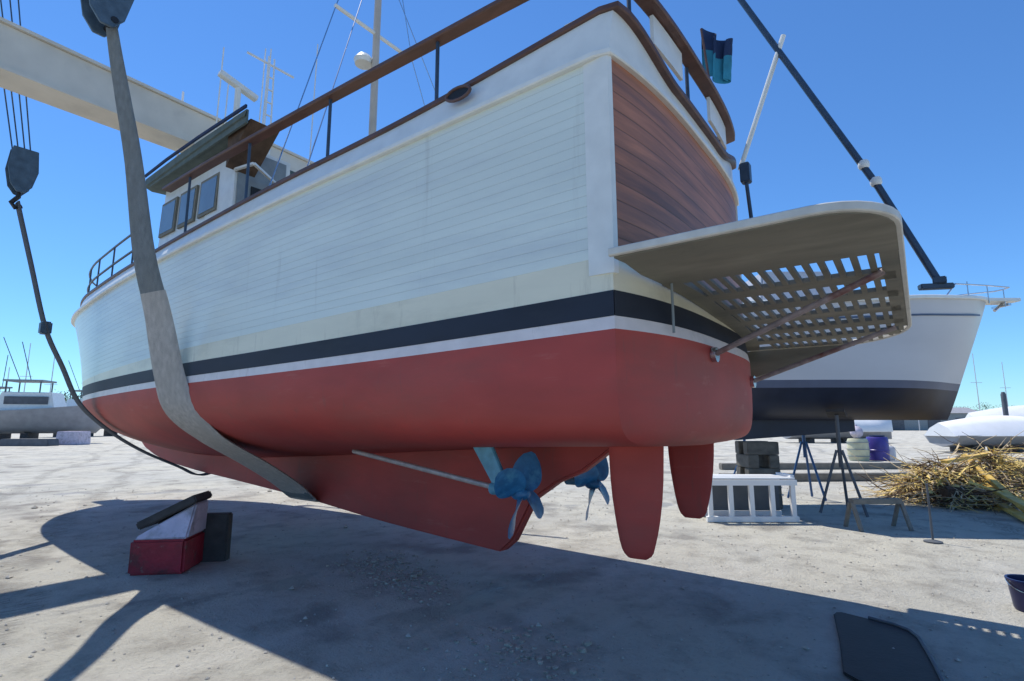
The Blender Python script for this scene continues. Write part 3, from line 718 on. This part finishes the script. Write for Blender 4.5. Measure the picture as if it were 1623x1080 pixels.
# navy bucket at the right edge
c = Vector((-2.16, -2.06, 0)); t = thing('bucket', 'navy blue plastic bucket on the sunlit edge of the shadow', 'bucket', c)
MB().lathe(c, [(.0, .0), (.115, 0), (.125, .02), (.15, .25), (.162, .255), (.162, .27), (.145, .27), (.112, .03), (0, .03)], n=28).build('pail', NAVYPL, t)
MB().tube([c+Vector((.158*math.cos(a), .158*math.sin(a)*.3+.1*math.sin(a), .262-.09*math.sin(a))) for a in [math.pi*q/12 for q in range(13)]], .005, 6).build('handle', STEEL, t)

# ------------------------------------------------------------------ white slatted rack
c = at(3.95, 9.35); t = thing('slatted_rack', 'white painted slatted rack standing on the sunlit yard behind the rudders', 'rack', c)
def A(r_, d_, z): return at(r_, d_, z)
for i in range(5):
    x = 3.34+.35*i; MB().bar(A(x, 9.35, 0.03), A(x, 9.35, .60), .075, .06, up=Hd).build('slat', WRAP, t)
for d_ in (9.35, 9.95):
    MB().bar(A(3.27, d_, .645), A(4.81, d_, .645), .085, .09).build('rail', WRAP, t); MB().bar(A(3.27, d_, .05), A(4.81, d_, .05), .075, .085).build('rail', WRAP, t)
for x in (3.3, 4.78): MB().bar(A(x, 9.4, .73), A(x, 9.9, .73), .07, .07).build('end_bar', WRAP, t)
MB().bar(A(3.30, 9.93, .35), A(4.78, 9.93, .35), .04, .50).build('shade_panel', FARDK, t)  # added dark board imitating the shade between and behind the slats
for i in range(3): MB().bar(A(3.28, 9.42+.22*i, .715), A(4.80, 9.42+.22*i, .715), .14, .025).build('top_board', WRAP, t)

# ------------------------------------------------------------------ neighbour boat, bow to the right
nb0 = at(4.3, 11.0); NB = thing('moored_cruiser', 'grey white cruiser with navy bottom propped up behind the swim platform', 'boat', nb0)
def nbp(x, y, z): return at(4.3+x, 11.0-y, z)        # x forward to the bow, y towards the viewer
NX = [0, 1.5, 3, 4, 5, 5.65]
nbs = spl(NX, [1.25, 1.38, 1.40, 1.15, .62, .04]); nbw = spl(NX, [1.15, 1.25, 1.15, .80, .30, .02]); nzs = spl(NX, [3.85, 3.86, 3.92, 3.98, 4.08, 4.16]); 
nst = [i*.25 for i in range(23)]
def nrow(x, levels):
    r_ = []
    for z, hb in levels: r_.append((x, hb, z))
    return r_
def nhalf(x, z):
    if z >= 2.3: f = (z-2.3)/(nzs(x)-2.3); return nbw(x)+(nbs(x)-nbw(x))*f
    f = (z-1.7)/.6; return nbw(x)*max(.02, f)**.45
def nxx(x, z): k_ = 1-.185*max(0, min(1, (4.1-z)/2.4))*max(0, (x-1)/4.65)**1.3; return x*k_
def nband(z0, z1, n_, fz=None):
    rows = []
    for x in nst:
        a = z0; b_ = z1 if z1 else nzs(x); rr = []
        for i in range(n_+1): z = a+(b_-a)*i/n_; rr.append((nxx(x, z), nhalf(x, z), z))
        rows.append(rr)
    return rows
def nskin(mb, z0, z1, n_):
    rows = nband(z0, z1, n_)
    for sg in (1, -1): mb.loft([[nbp(p[0], sg*p[1], p[2]) for p in r_] for r_ in rows], close=False, caps=False)
    mb.loft([[nbp(0, p[1], p[2]) for p in rows[0]], [nbp(0, -p[1], p[2]) for p in rows[0]]], close=False, caps=False)
mb = MB(); nskin(mb, 2.42, None, 6); mb.build('hull', NBHULL, NB)
mb = MB(); nskin(mb, 2.28, 2.42, 1); mb.build('boot_stripe', NBBLUE, NB)
mb = MB(); nskin(mb, 1.7, 2.28, 6); mb.build('hull_bottom', NBNAVY, NB)
mb = MB(); mb.loft([[nbp(nxx(x, nzs(x)), nbs(x)*s_, nzs(x)-.03) for s_ in (1, 0, -1)] for x in nst], close=False, caps=False); mb.build('deck', NBHULL, NB)
mb = MB(); mb.sweep([nbp(x, nbs(x)+.02, nzs(x)) for x in nst]+[nbp(x, -nbs(x)-.02, nzs(x)) for x in nst[::-1]], .08, .07); mb.build('rub_rail', TRIM, NB)
mb = MB(); mb.sweep([nbp(x, nhalf(x, 3.55)+.01, nzs(x)-.32) for x in nst[:-2]], .02, .035); mb.build('cove_line', NBBLUE, NB)
mb = MB(); mb.box(nbp(5.75, 0, 4.16), (.9, .4, .07), Matrix.Rotation(math.atan2(Rt.y, Rt.x), 3, 'Z')); mb.build('bowsprit', TRIM, NB, bevel=.01)
mb = MB(); mb.tube([nbp(3.9, 1.1, 4.0), nbp(4.2, 1.0, 4.28), nbp(5.2, .5, 4.38), nbp(6.0, .18, 4.42), nbp(6.05, 0, 4.42), nbp(6.0, -.18, 4.42), nbp(5.2, -.5, 4.38), nbp(4.2, -1.0, 4.28)], .014, 8)
for x, y in ((4.6, .8), (5.3, .45), (5.9, .15)): mb.tube([nbp(x, y, 4.02), nbp(x, y, 4.38)], .012, 6)
mb.build('pulpit', STEEL, NB)
mb = MB(); mb.tube([nbp(6.1, .0, 4.2), nbp(5.75, .05, 3.95)], .03, 8); mb.bar(nbp(5.95, .2, 4.06), nbp(5.95, -.2, 4.06), .06, .05); mb.build('anchor', STEEL, NB)
mb = MB(); mb.bar(nbp(.2, 0, 1.55), nbp(2.6, 0, 1.60), .14, .5, h2=.25); mb.build('keel', NBNAVY, NB)
mb = MB()
mb.box(nbp(1.3, 0, 4.15), (1.6, 1.7, .9), Matrix.Rotation(math.atan2(Rt.y, Rt.x), 3, 'Z'), (.85, .9)); mb.build('cabin', NBHULL, NB, bevel=.04)
# keel timbers below it
for x, lab in ((.62, 'dark timber keel stack under the grey white cruiser'),):
    tb = thing('timber_stack', lab, 'timber stack', nbp(x, 0, 0))
    for q in range(5):
        rz = Matrix.Rotation(math.atan2(Rt.y, Rt.x)+(R(90) if q % 2 else 0), 3, 'Z')
        for d_ in (-.2, .2):
            mb = MB(); mb.box(nbp(x, 0, .13+.255*q)+rz @ Vector((0, d_, 0)), (.62, .2, .25), rz); mb.build('timber', M('aged block timber', (.12, .115, .10), .85, .35, 7, .5, stretch=(.4, 1, 1), col2=(.06, .058, .052)), tb, bevel=.012)
# jack stands
def jack(pos, toward, h, mat, label):
    t = thing('jack_stand', label, 'jack stand', pos, 'jack stands propping the cruiser')
    p = Vector(pos)
    for q in range(3):
        a = 2*math.pi*q/3+.5; MB().tube([p+Vector((.42*math.cos(a), .42*math.sin(a), .02)), p+Vector((.05*math.cos(a), .05*math.sin(a), h*.62))], .025, 8).build('leg', mat, t)
    MB().tube([p+Vector((0, 0, h*.45)), p+Vector((0, 0, h-.06))], .035, 10).build('post', mat, t)
    mb = MB(); mb.box(p+Vector((0, 0, h-.03)), (.3, .3, .05), Matrix.Rotation(R(20), 3, 'X')); mb.build('pad', TIMB, t)
    return t
jack(nbp(2.15, -1.05, 0), None, 1.98, BLUEP, 'blue jack stand under the far side of the cruiser')
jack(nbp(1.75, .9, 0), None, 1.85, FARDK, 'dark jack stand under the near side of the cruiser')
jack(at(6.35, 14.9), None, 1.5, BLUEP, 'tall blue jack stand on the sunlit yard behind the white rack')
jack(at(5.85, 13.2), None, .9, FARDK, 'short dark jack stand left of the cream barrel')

# small yard items to the right
p = at(5.86, 7.8); t = thing('marker_stake', 'thin dark steel stake standing upright in the shaded yard', 'stake', p)
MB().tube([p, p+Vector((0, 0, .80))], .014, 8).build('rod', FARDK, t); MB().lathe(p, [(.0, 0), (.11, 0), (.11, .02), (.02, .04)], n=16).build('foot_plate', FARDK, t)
p = at(5.75, 8.75); t = thing('sawhorse', 'low grey sawhorse in the shade below the cruiser', 'sawhorse', p)
q0 = at(5.35, 8.75); q1 = at(6.15, 8.8)
MB().bar(q0+Vector((0, 0, .42)), q1+Vector((0, 0, .42)), .12, .08).build('top_bar', GTIMB, t)
for e in (q0, q1):
    for s_ in (-1, 1): MB().bar(e+Hd*s_*.2, e+Vector((0, 0, .40))+Hd*.03*s_, .05, .04).build('leg', GTIMB, t)
for d_, r0, r1, lab in ((15.6, 5.9, 11.6, 'long grey timber lying on sunlit yard, nearer of two'), (19.5, 7.4, 14.5, 'long grey timber lying on sunlit yard, farther of two')):
    mb = MB(); mb.bar(at(r0, d_, .11), at(r1, d_+.3, .11), .3, .22); tag(mb.build('timber_beam', GTIMB, None, bevel=.02), lab, 'timber', 'long timbers on the yard')
p = at(15.2, 24.); t = thing('barrel', 'cream barrel with a pale round float on its lid, near the cruiser bow', 'barrel', p)
MB().lathe(p, [(0, 0), (.36, 0), (.40, .15), (.42, .45), (.40, .85), (.36, .95), (0, .96)], n=24).build('body', YEL, t)
for z in (.2, .5, .8): MB().lathe(p+Vector((0, 0, z)), [(.40, -.02), (.44, -.015), (.44, .015), (.40, .02)], n=24).build('hoop', GREYP, t)
p2 = p+Vector((0, 0, .962)); MB()
bo = MB().lathe(p2, [(0, 0), (.12, .02), (.23, .14), (.26, .28), (.22, .42), (.1, .52), (.05, .53), (.05, .6), (0, .6)], n=20).build('mooring_float', LILAC); tag(bo, 'pale pink round mooring float sitting on the cream barrel', 'float')
p = at(16.2, 24.2); t = thing('water_drum', 'indigo blue plastic drum standing beside the cream barrel', 'drum', p)
MB().lathe(p, [(0, 0), (.38, 0), (.42, .05), (.42, .4), (.44, .42), (.44, .46), (.42, .48), (.42, .95), (.38, 1.02), (0, 1.03)], n=24).build('body', INDIGO, t)
MB().lathe(p+Vector((0, 0, 1.03)), [(0, 0), (.3, 0), (.3, .06), (0, .07)], n=20).build('lid', DKCAN, t)
p = at(16.95, 24.6); t = thing('jerry_can', 'white plastic water can standing right of the indigo drum', 'water can', p)
mb = MB(); mb.box(p+Vector((0, 0, .3)), (.5, .35, .6)); mb.build('body', WRAP, t, bevel=.05); MB().lathe(p+Vector((.1, 0, .6)), [(.06, 0), (.06, .08), (0, .08)], n=12).build('cap', BLUEP, t)

# ------------------------------------------------------------------ dry frond pile
def frond_pile(name, label, c0, c1, hgt, wid, n_, mats):
    mb = MB(); mb.smooth = False
    for i in range(n_):
        t_ = random.random(); base = c0.lerp(c1, t_); off = random.gauss(0, .38)
        h = hgt*(.35+.65*math.sin(math.pi*min(1, max(0, t_*.85+.1)))+.18*math.sin(t_*17))*max(.05, 1-abs(off)*.9)
        p = base+Hd*off*wid+Vector((0, 0, random.random()**.7*max(.08, h)))
        yaw_ = random.uniform(0, 2*math.pi); pit = random.gauss(-.2, .4); kind = random.random()
        d_ = Vector((math.cos(yaw_)*math.cos(pit), math.sin(yaw_)*math.cos(pit), math.sin(pit)))
        sd = d_.cross(Vector((0, 0, 1))).normalized(); p.z = max(p.z, .03)
        if kind < .30:                                   # bent twig
            mb.m = random.choice((1, 2, 2)); ln = random.uniform(.5, 1.3); q = p+d_*ln; q.z = max(q.z, .02)
            mb.tube([p, p.lerp(q, .35)+sd*random.uniform(-.1, .1), p.lerp(q, .7)+Vector((0, 0, random.uniform(-.05, .12))), q], random.uniform(.006, .018), 4, .004)
        elif kind < .55:                                 # leaf scrap
            mb.m = random.choices((0, 1, 3), (3, 3, 1))[0]; w = random.uniform(.03, .10); q = p+d_*w*2.2
            mb.add([p, p+d_*w+sd*w*.8, q, p+d_*w-sd*w*.7+Vector((0, 0, w*.3))], [(0, 1, 2), (0, 2, 3)])
        else:                                            # split frond: a rib with leaflets
            mb.m = random.choices((0, 1), (5, 3))[0]; ln = random.uniform(.3, .9); q = p+d_*ln; q.z = max(q.z, .02)
            for k_ in range(4):
                a0 = p.lerp(q, .2+.2*k_); sp = (sd*random.uniform(-1, 1)+d_*.9+Vector((0, 0, random.uniform(-.6, .2)))).normalized()*random.uniform(.12, .32); w = random.uniform(.006, .017)
                nn = sp.cross(Vector((0, 0, 1))).normalized(); e = a0+sp; e.z = max(e.z, .015)
                mb.add([a0-nn*w, a0+nn*w, (a0+e)/2+nn*w, e, (a0+e)/2-nn*w], [(0, 1, 2, 3, 4)])
            mb.tube([p, p.lerp(q, .5)+Vector((0, 0, .03)), q], .008, 4, .004)
    o = mb.build(name, mats); return tag(o, label, 'brush pile')
frond_pile('brush_pile', 'heap of dry yellow and brown palm fronds at the right of the yard', at(8.4, 11.5), at(12.8, 12.4), 1.0, 1.15, 4200, [STRAW, STRAW2, BARK, LEAF])
OCHRE = M('ochre painted timber', (.62, .42, .10), .6, .25, 6, .3, stretch=(.4, 1, 1), col2=(.36, .25, .10), c2lo=.5, c2hi=.7, c2scale=4)
for a0, a1, w_, lab in ((at(8.25, 8.75, .06), at(9.75, 11.3, .10), .16, 'ochre plank lowest on the yard in front of the frond heap'), (at(8.55, 9.0, .18), at(9.55, 11.2, .42), .13, 'ochre plank propped on the front of the frond heap'), (at(9.0, 9.7, .10), at(9.9, 12.0, .95), .11, 'ochre plank leaning steeply up the frond heap'), (at(8.9, 11.3, .85), at(10.6, 11.9, 1.02), .14, 'ochre plank lying across the top of the frond heap')):
    m_ = MB(); m_.bar(a0, a1, w_, .06); tag(m_.build('plank', OCHRE, None, bevel=.006), lab, 'plank', 'ochre planks by the frond heap')
mb = MB(); a = at(8.5, 10.9, .30); b_ = at(9.5, 11.0, .22); mb.tube([a, a.lerp(b_, .5)+Vector((0, 0, .03)), b_], .12, 10, .09); tag(mb.build('palm_log', BARK), 'short dark brown palm log in front of the frond heap', 'log')
mb = MB(); mb.tube([at(8.9, 10.75, .5), at(9.3, 10.3, .3), at(9.5, 9.9, .06), at(10.2, 9.7, .02)], .02, 8); tag(mb.build('rope', STRAW), 'yellow rope trailing from the frond heap onto the yard', 'rope')

# ------------------------------------------------------------------ far things, right
def covered_boat(pos, L_, hgt, wid, yaw, label, mat=WRAP):
    t = thing('covered_boat', label, 'covered boat', pos, 'white covered boats in the distance'); rz = Matrix.Rotation(yaw, 3, 'Z'); p = Vector(pos)
    rows = []
    for i in range(13):
        u = i/12; w = wid*(.75+.25*math.sin(math.pi*u))*(1 if u < .7 else max(.04, 1-((u-.7)/.3)**2)); h = hgt*(.8+.2*math.sin(math.pi*u)); x = (u-.5)*L_
        rows.append([p+rz @ Vector((x, y_*w, z_)) for y_, z_ in ((-.5, .9), (-.52, hgt*.45), (-.3, h*.82), (0, h), (.3, h*.82), (.52, hgt*.45), (.5, .9))])
    m_ = MB(); m_.loft(rows); m_.build('cover', mat, t, 60)
    rows = []
    for i in range(13):
        u = i/12; w = wid*(.9)*(1 if u < .65 else max(.03, 1-((u-.65)/.35)**2)); x = (u-.5)*L_*.97
        rows.append([p+rz @ Vector((x, y_*w, z_)) for y_, z_ in ((-.5, .95), (-.35, .5), (0, .3), (.35, .5), (.5, .95))])
    m_ = MB(); m_.loft(rows); m_.build('hull', FARGREY, t, 60)
    for x in (-.3, 0, .25): MB().box(p+rz @ Vector((x*L_, 0, .17)), (.35, wid*.7, .34), rz).build('cradle', TIMB, t)
yaw = math.atan2(Rt.y, Rt.x)
covered_boat(at(28, 31), 8.0, 2.05, 2.6, yaw+.1, 'white shrink wrapped boat behind the frond heap')
covered_boat(at(40, 41), 9.0, 3.0, 3.0, yaw-.3, 'taller white covered boat farther right at the frame edge')
covered_boat(at(27, 45), 9.0, 2.3, 2.6, yaw, 'white covered boat far behind between cruiser bow and tree line')
def post(pos, h, label, r_=.16):
    o = MB().lathe(pos, [(0, 0), (r_, 0), (r_, h*.95), (r_*.6, h), (0, h)], n=14).build('mooring_post', FARDK); tag(o, label, 'post')
post(at(36.5, 40), 3.9, 'dark post rising above the white covered boats at right')

# trees: trunk, limbs and leaf clumps
def leaves(m_, c, rad, n_, sz, sq=.8):
    for i in range(n_):
        v = Vector((random.gauss(0, 1), random.gauss(0, 1), random.gauss(0, 1))); v.normalize(); v *= rad*random.random()**.4; v.z *= sq
        p = c+v; a = Vector((random.gauss(0, 1), random.gauss(0, 1), random.gauss(0, 1))).normalized(); b_ = a.orthogonal().normalized(); cc = a.cross(b_); s_ = sz*random.uniform(.6, 1.4)
        m_.add([p-b_*s_, p-cc*s_*.5, p+b_*s_, p+cc*s_*.5], [(0, 1, 2, 3)])
def tree(pos, h, w, label, group=None):
    t = thing('tree', label, 'tree', pos, group); p = Vector(pos)
    m_ = MB(); m_.tube([p, p+Vector((.1, 0, h*.35)), p+Vector((0, .1, h*.7))], h*.03, 8, h*.012)
    for q in range(5):
        a = random.uniform(0, 6.28); m_.tube([p+Vector((0, 0, h*.3)), p+Vector((math.cos(a)*w*.3, math.sin(a)*w*.3, h*.65))], h*.014, 6, h*.006)
    m_.build('trunk', BARK, t)
    m_ = MB(); m_.smooth = False
    for q in range(12):
        a = random.uniform(0, 6.28); r_ = w*.36*random.random()**.5; c = p+Vector((math.cos(a)*r_, math.sin(a)*r_, h*random.uniform(.42, .88)))
        leaves(m_, c, w*random.uniform(.13, .24), 130, h*.022)
    m_.build('crown', LEAF, t)
TL = [(62, 120, 5.5, 9), (74, 120, 5, 10), (86, 118, 6, 10), (98, 122, 5.2, 9), (110, 124, 6, 11), (122, 120, 5.4, 10), (134, 126, 6.2, 11)]
for i, (r_, d_, h, w) in enumerate(TL): tree(at(r_, d_), h, w, 'low dark tree in the far tree line at right', 'far tree line at right')
TL2 = [(-128, 125, 7, 11), (-116, 122, 8, 12), (-104, 125, 9, 12), (-95, 120, 7.5, 10), (-86, 128, 8, 11)]
for i, (r_, d_, h, w) in enumerate(TL2): tree(at(r_, d_), h, w, 'pale green tree in the far tree line at left', 'far tree line at left')
FARLEAF = M('hazy far foliage', (.12, .14, .115), .8, .3, .3)  # distance haze mixed into the leaf colour
mb = MB(); mb.smooth = False
for i in range(13000):
    r_ = random.uniform(-360, 360); hh = 3.2+1.6*mnoise.noise(Vector((r_*.035, 1.3, 0)))+1.1*mnoise.noise(Vector((r_*.13, 4.1, 0)))
    p = at(r_, 235+random.uniform(-4, 4)+10*math.sin(r_*.02), hh*random.random()**.7)
    a = Vector((random.gauss(0, 1), random.gauss(0, 1), random.gauss(0, 1))).normalized(); b_ = a.orthogonal().normalized(); c_ = a.cross(b_); s_ = random.uniform(.4, 1.0)
    mb.add([p-b_*s_, p-c_*s_*.6, p+b_*s_, p+c_*s_*.6], [(0, 1, 2, 3)])
o = mb.build('far_woods', FARLEAF); o['kind'] = 'stuff'; o['label'] = 'low far wood along the horizon behind the yard'; o['category'] = 'woods'
MASTP = M('pale far mast', (.55, .56, .58), .5, .1, 3)
for i, (r_, d_, h) in enumerate(((66, 100, 13), (75, 108, 16), (84, 112, 12), (90, 104, 15), (101, 110, 14), (-79, 92, 13), (-88, 97, 16), (-95, 101, 12), (-84, 106, 15))):
    t = thing('bare_mast', 'thin bare mast rising far off above the '+('right' if r_ > 0 else 'left')+' horizon', 'mast', at(r_, d_), 'far masts at '+('right' if r_ > 0 else 'left'))
    p = at(r_, d_); MB().tube([p, p+Vector((0, 0, h))], .10, 6, .06).build('pole', MASTP, t)
    MB().bar(p+Rt*1.1+Vector((0, 0, h*.62)), p-Rt*1.1+Vector((0, 0, h*.62)), .08, .08).build('crosstree', MASTP, t)
for r_, d_, L_, h, lab, mt_ in ((88, 118, 22, 3.6, 'long low grey shed in front of the far tree line at right', GREYP), (-99, 112, 18, 4.2, 'low pale shed in front of the far trees at left', TRIM)):
    t = thing('shed', lab, 'shed', at(r_, d_)); p = at(r_, d_); yw = math.atan2(Rt.y, Rt.x); rz = Matrix.Rotation(yw, 3, 'Z')
    MB().box(p+Vector((0, 0, h/2)), (L_, 7, h), rz).build('wall', mt_, t)
    MB().prism([p+rz @ Vector(v) for v in ((-L_/2-.4, -4, h), (-L_/2-.4, 4, h), (-L_/2-.4, 0, h+1.3))], (0, 0, .01), rz @ Vector((L_+.8, 0, .01))).build('roof', FARGREY, t)
    for q in (-.3, .05, .32): MB().box(p+rz @ Vector((q*L_, -3.55, 1.3)), (2.6, .12, 2.6), rz).build('door', FARDK, t)
# far left: grey motor boat on blocks
def far_boat(pos, yaw_, sc, label):
    t = thing('motor_boat', label, 'boat', pos, 'grey boats stored at far left'); rz = Matrix.Rotation(yaw_, 3, 'Z'); p = Vector(pos)
    def V(x, y, z): return p+rz @ Vector((x*sc, y*sc, z*sc))
    rows = []
    for i in range(13):
        u = i/12; w = 1.6*(1 if u < .55 else max(.03, 1-((u-.55)/.45)**2)); x = (u-.5)*9; sh = 2.5+.7*u*u
        rows.append([V(x, -w, sh), V(x-.1*u, -w*.85, 1.4), V(x-.6*u, -.1*w, .8), V(x-.6*u, .1*w, .8), V(x-.1*u, w*.85, 1.4), V(x, w, sh)])
    m_ = MB(); m_.loft(rows); m_.build('hull', FARGREY, t, 60)
    m_ = MB(); m_.box(V(-.6, 0, 3.25), (4*sc, 2.3*sc, 1.5*sc), rz, (.8, .85)); cb_ = m_.build('cabin', TRIM, t, bevel=.05)
    for s_ in (-1, 1): MB().box(V(-.5, s_*1.12, 3.35), (2.8*sc, .05, .6*sc), rz).build('window', FARDK, cb_)
    m_ = MB(); m_.box(V(-.9, 0, 4.9), (2.6*sc, 2.1*sc, .14*sc), rz); m_.build('hard_top', GREYP, t)
    for x, y in ((-2, .9), (-2, -.9), (.2, .9), (.2, -.9)): MB().tube([V(x, y, 3.9), V(x, y, 4.9)], .05*sc, 6).build('top_post', FARDK, t)
    for s_ in (-.8, .8): MB().tube([V(-1.2, s_, 4.9), V(-2.4, s_*1.6, 8.2)], .03*sc, 6).build('outrigger', FARDK, t)
    for x in (-3, -.5, 2): MB().box(V(x, 0, .42), (.5*sc, 1.6*sc, .84*sc), rz).build('cradle', TIMB, t)
far_boat(at(-37.5, 43), yaw+.3, 1.0, 'grey sport boat with hard top stored left of the yacht bow')
far_boat(at(-48, 50), yaw-.5, 1.0, 'second grey stored boat, farther away at the left frame edge')
far_boat(at(-51, 66), yaw+1.2, 1.1, 'third grey stored boat, seen end on behind the sport boat')
def rubble_box(pos, sz, label, mat):
    m_ = MB(); m_.box(Vector(pos)+Vector((0, 0, sz[2]/2)), sz, Matrix.Rotation(yaw, 3, 'Z'), (.94, .94)); tag(m_.build('storage_crate', mat, None, bevel=.04), label, 'crate')
rubble_box(at(-33.0, 41), (1.8, 1.2, 1.0), 'pale lilac crate on the ground beside the grey sport boat', LILAC)
rubble_box(at(-34.5, 39), (3.6, 1.0, .5), 'long dark low crate below the grey sport boat', FARDK)

RUB = M('brown rubble', (.36, .33, .27), .9, .35, 25)
mb = MB(); mb.smooth = False
for i in range(620):
    cx, cy = random.choice(((3.15, .62), (3.55, .45), (2.75, .72), (3.9, .28), (.9, 1.3)))
    p = Vector((random.gauss(cx, .30), random.gauss(cy, .22), 0)); s_ = random.uniform(.005, .020)*(1 if random.random() > .05 else 1.8); p.z = s_*.3
    q = [p+Vector((math.cos(a+s_*90)*s_*random.uniform(.7, 1.5), math.sin(a+s_*90)*s_*random.uniform(.7, 1.5), z_)) for z_ in (-.3*s_, .45*s_) for a in (0, 1.3, 2.5, 3.8, 5.1)]
    mb.add(q, [(0, 1, 6, 5), (1, 2, 7, 6), (2, 3, 8, 7), (3, 4, 9, 8), (4, 0, 5, 9), (5, 6, 7, 8, 9)])
o = mb.build('rubble', RUB); o['kind'] = 'stuff'; o['label'] = 'patch of brown rubble on the shaded yard below the keel'; o['category'] = 'rubble'
# loose stones
mb = MB(); mb.smooth = False
for i in range(2600):
    d_ = 2.2+12*random.random()**1.6; r_ = random.uniform(-1.1, 1.1)*d_; s_ = random.uniform(.003, .013)*(1+.06*d_)*(1 if random.random() > .03 else random.uniform(1.6, 3.2))
    p = at(r_, d_); p.z = s_*.3
    q = [Vector((1, 0, 0)), Vector((0, 1, 0)), Vector((-1, 0, 0)), Vector((0, -1, 0)), Vector((0, 0, .7)), Vector((0, 0, -.7))]
    q = [p+Vector((v.x*s_*random.uniform(.7, 1.4), v.y*s_*random.uniform(.7, 1.4), v.z*s_)) for v in q]
    mb.add(q, [(0, 1, 4), (1, 2, 4), (2, 3, 4), (3, 0, 4), (1, 0, 5), (2, 1, 5), (3, 2, 5), (0, 3, 5)])
o = mb.build('pebbles', STONE); o['kind'] = 'stuff'; o['label'] = 'small loose stones scattered over the yard'; o['category'] = 'pebbles'
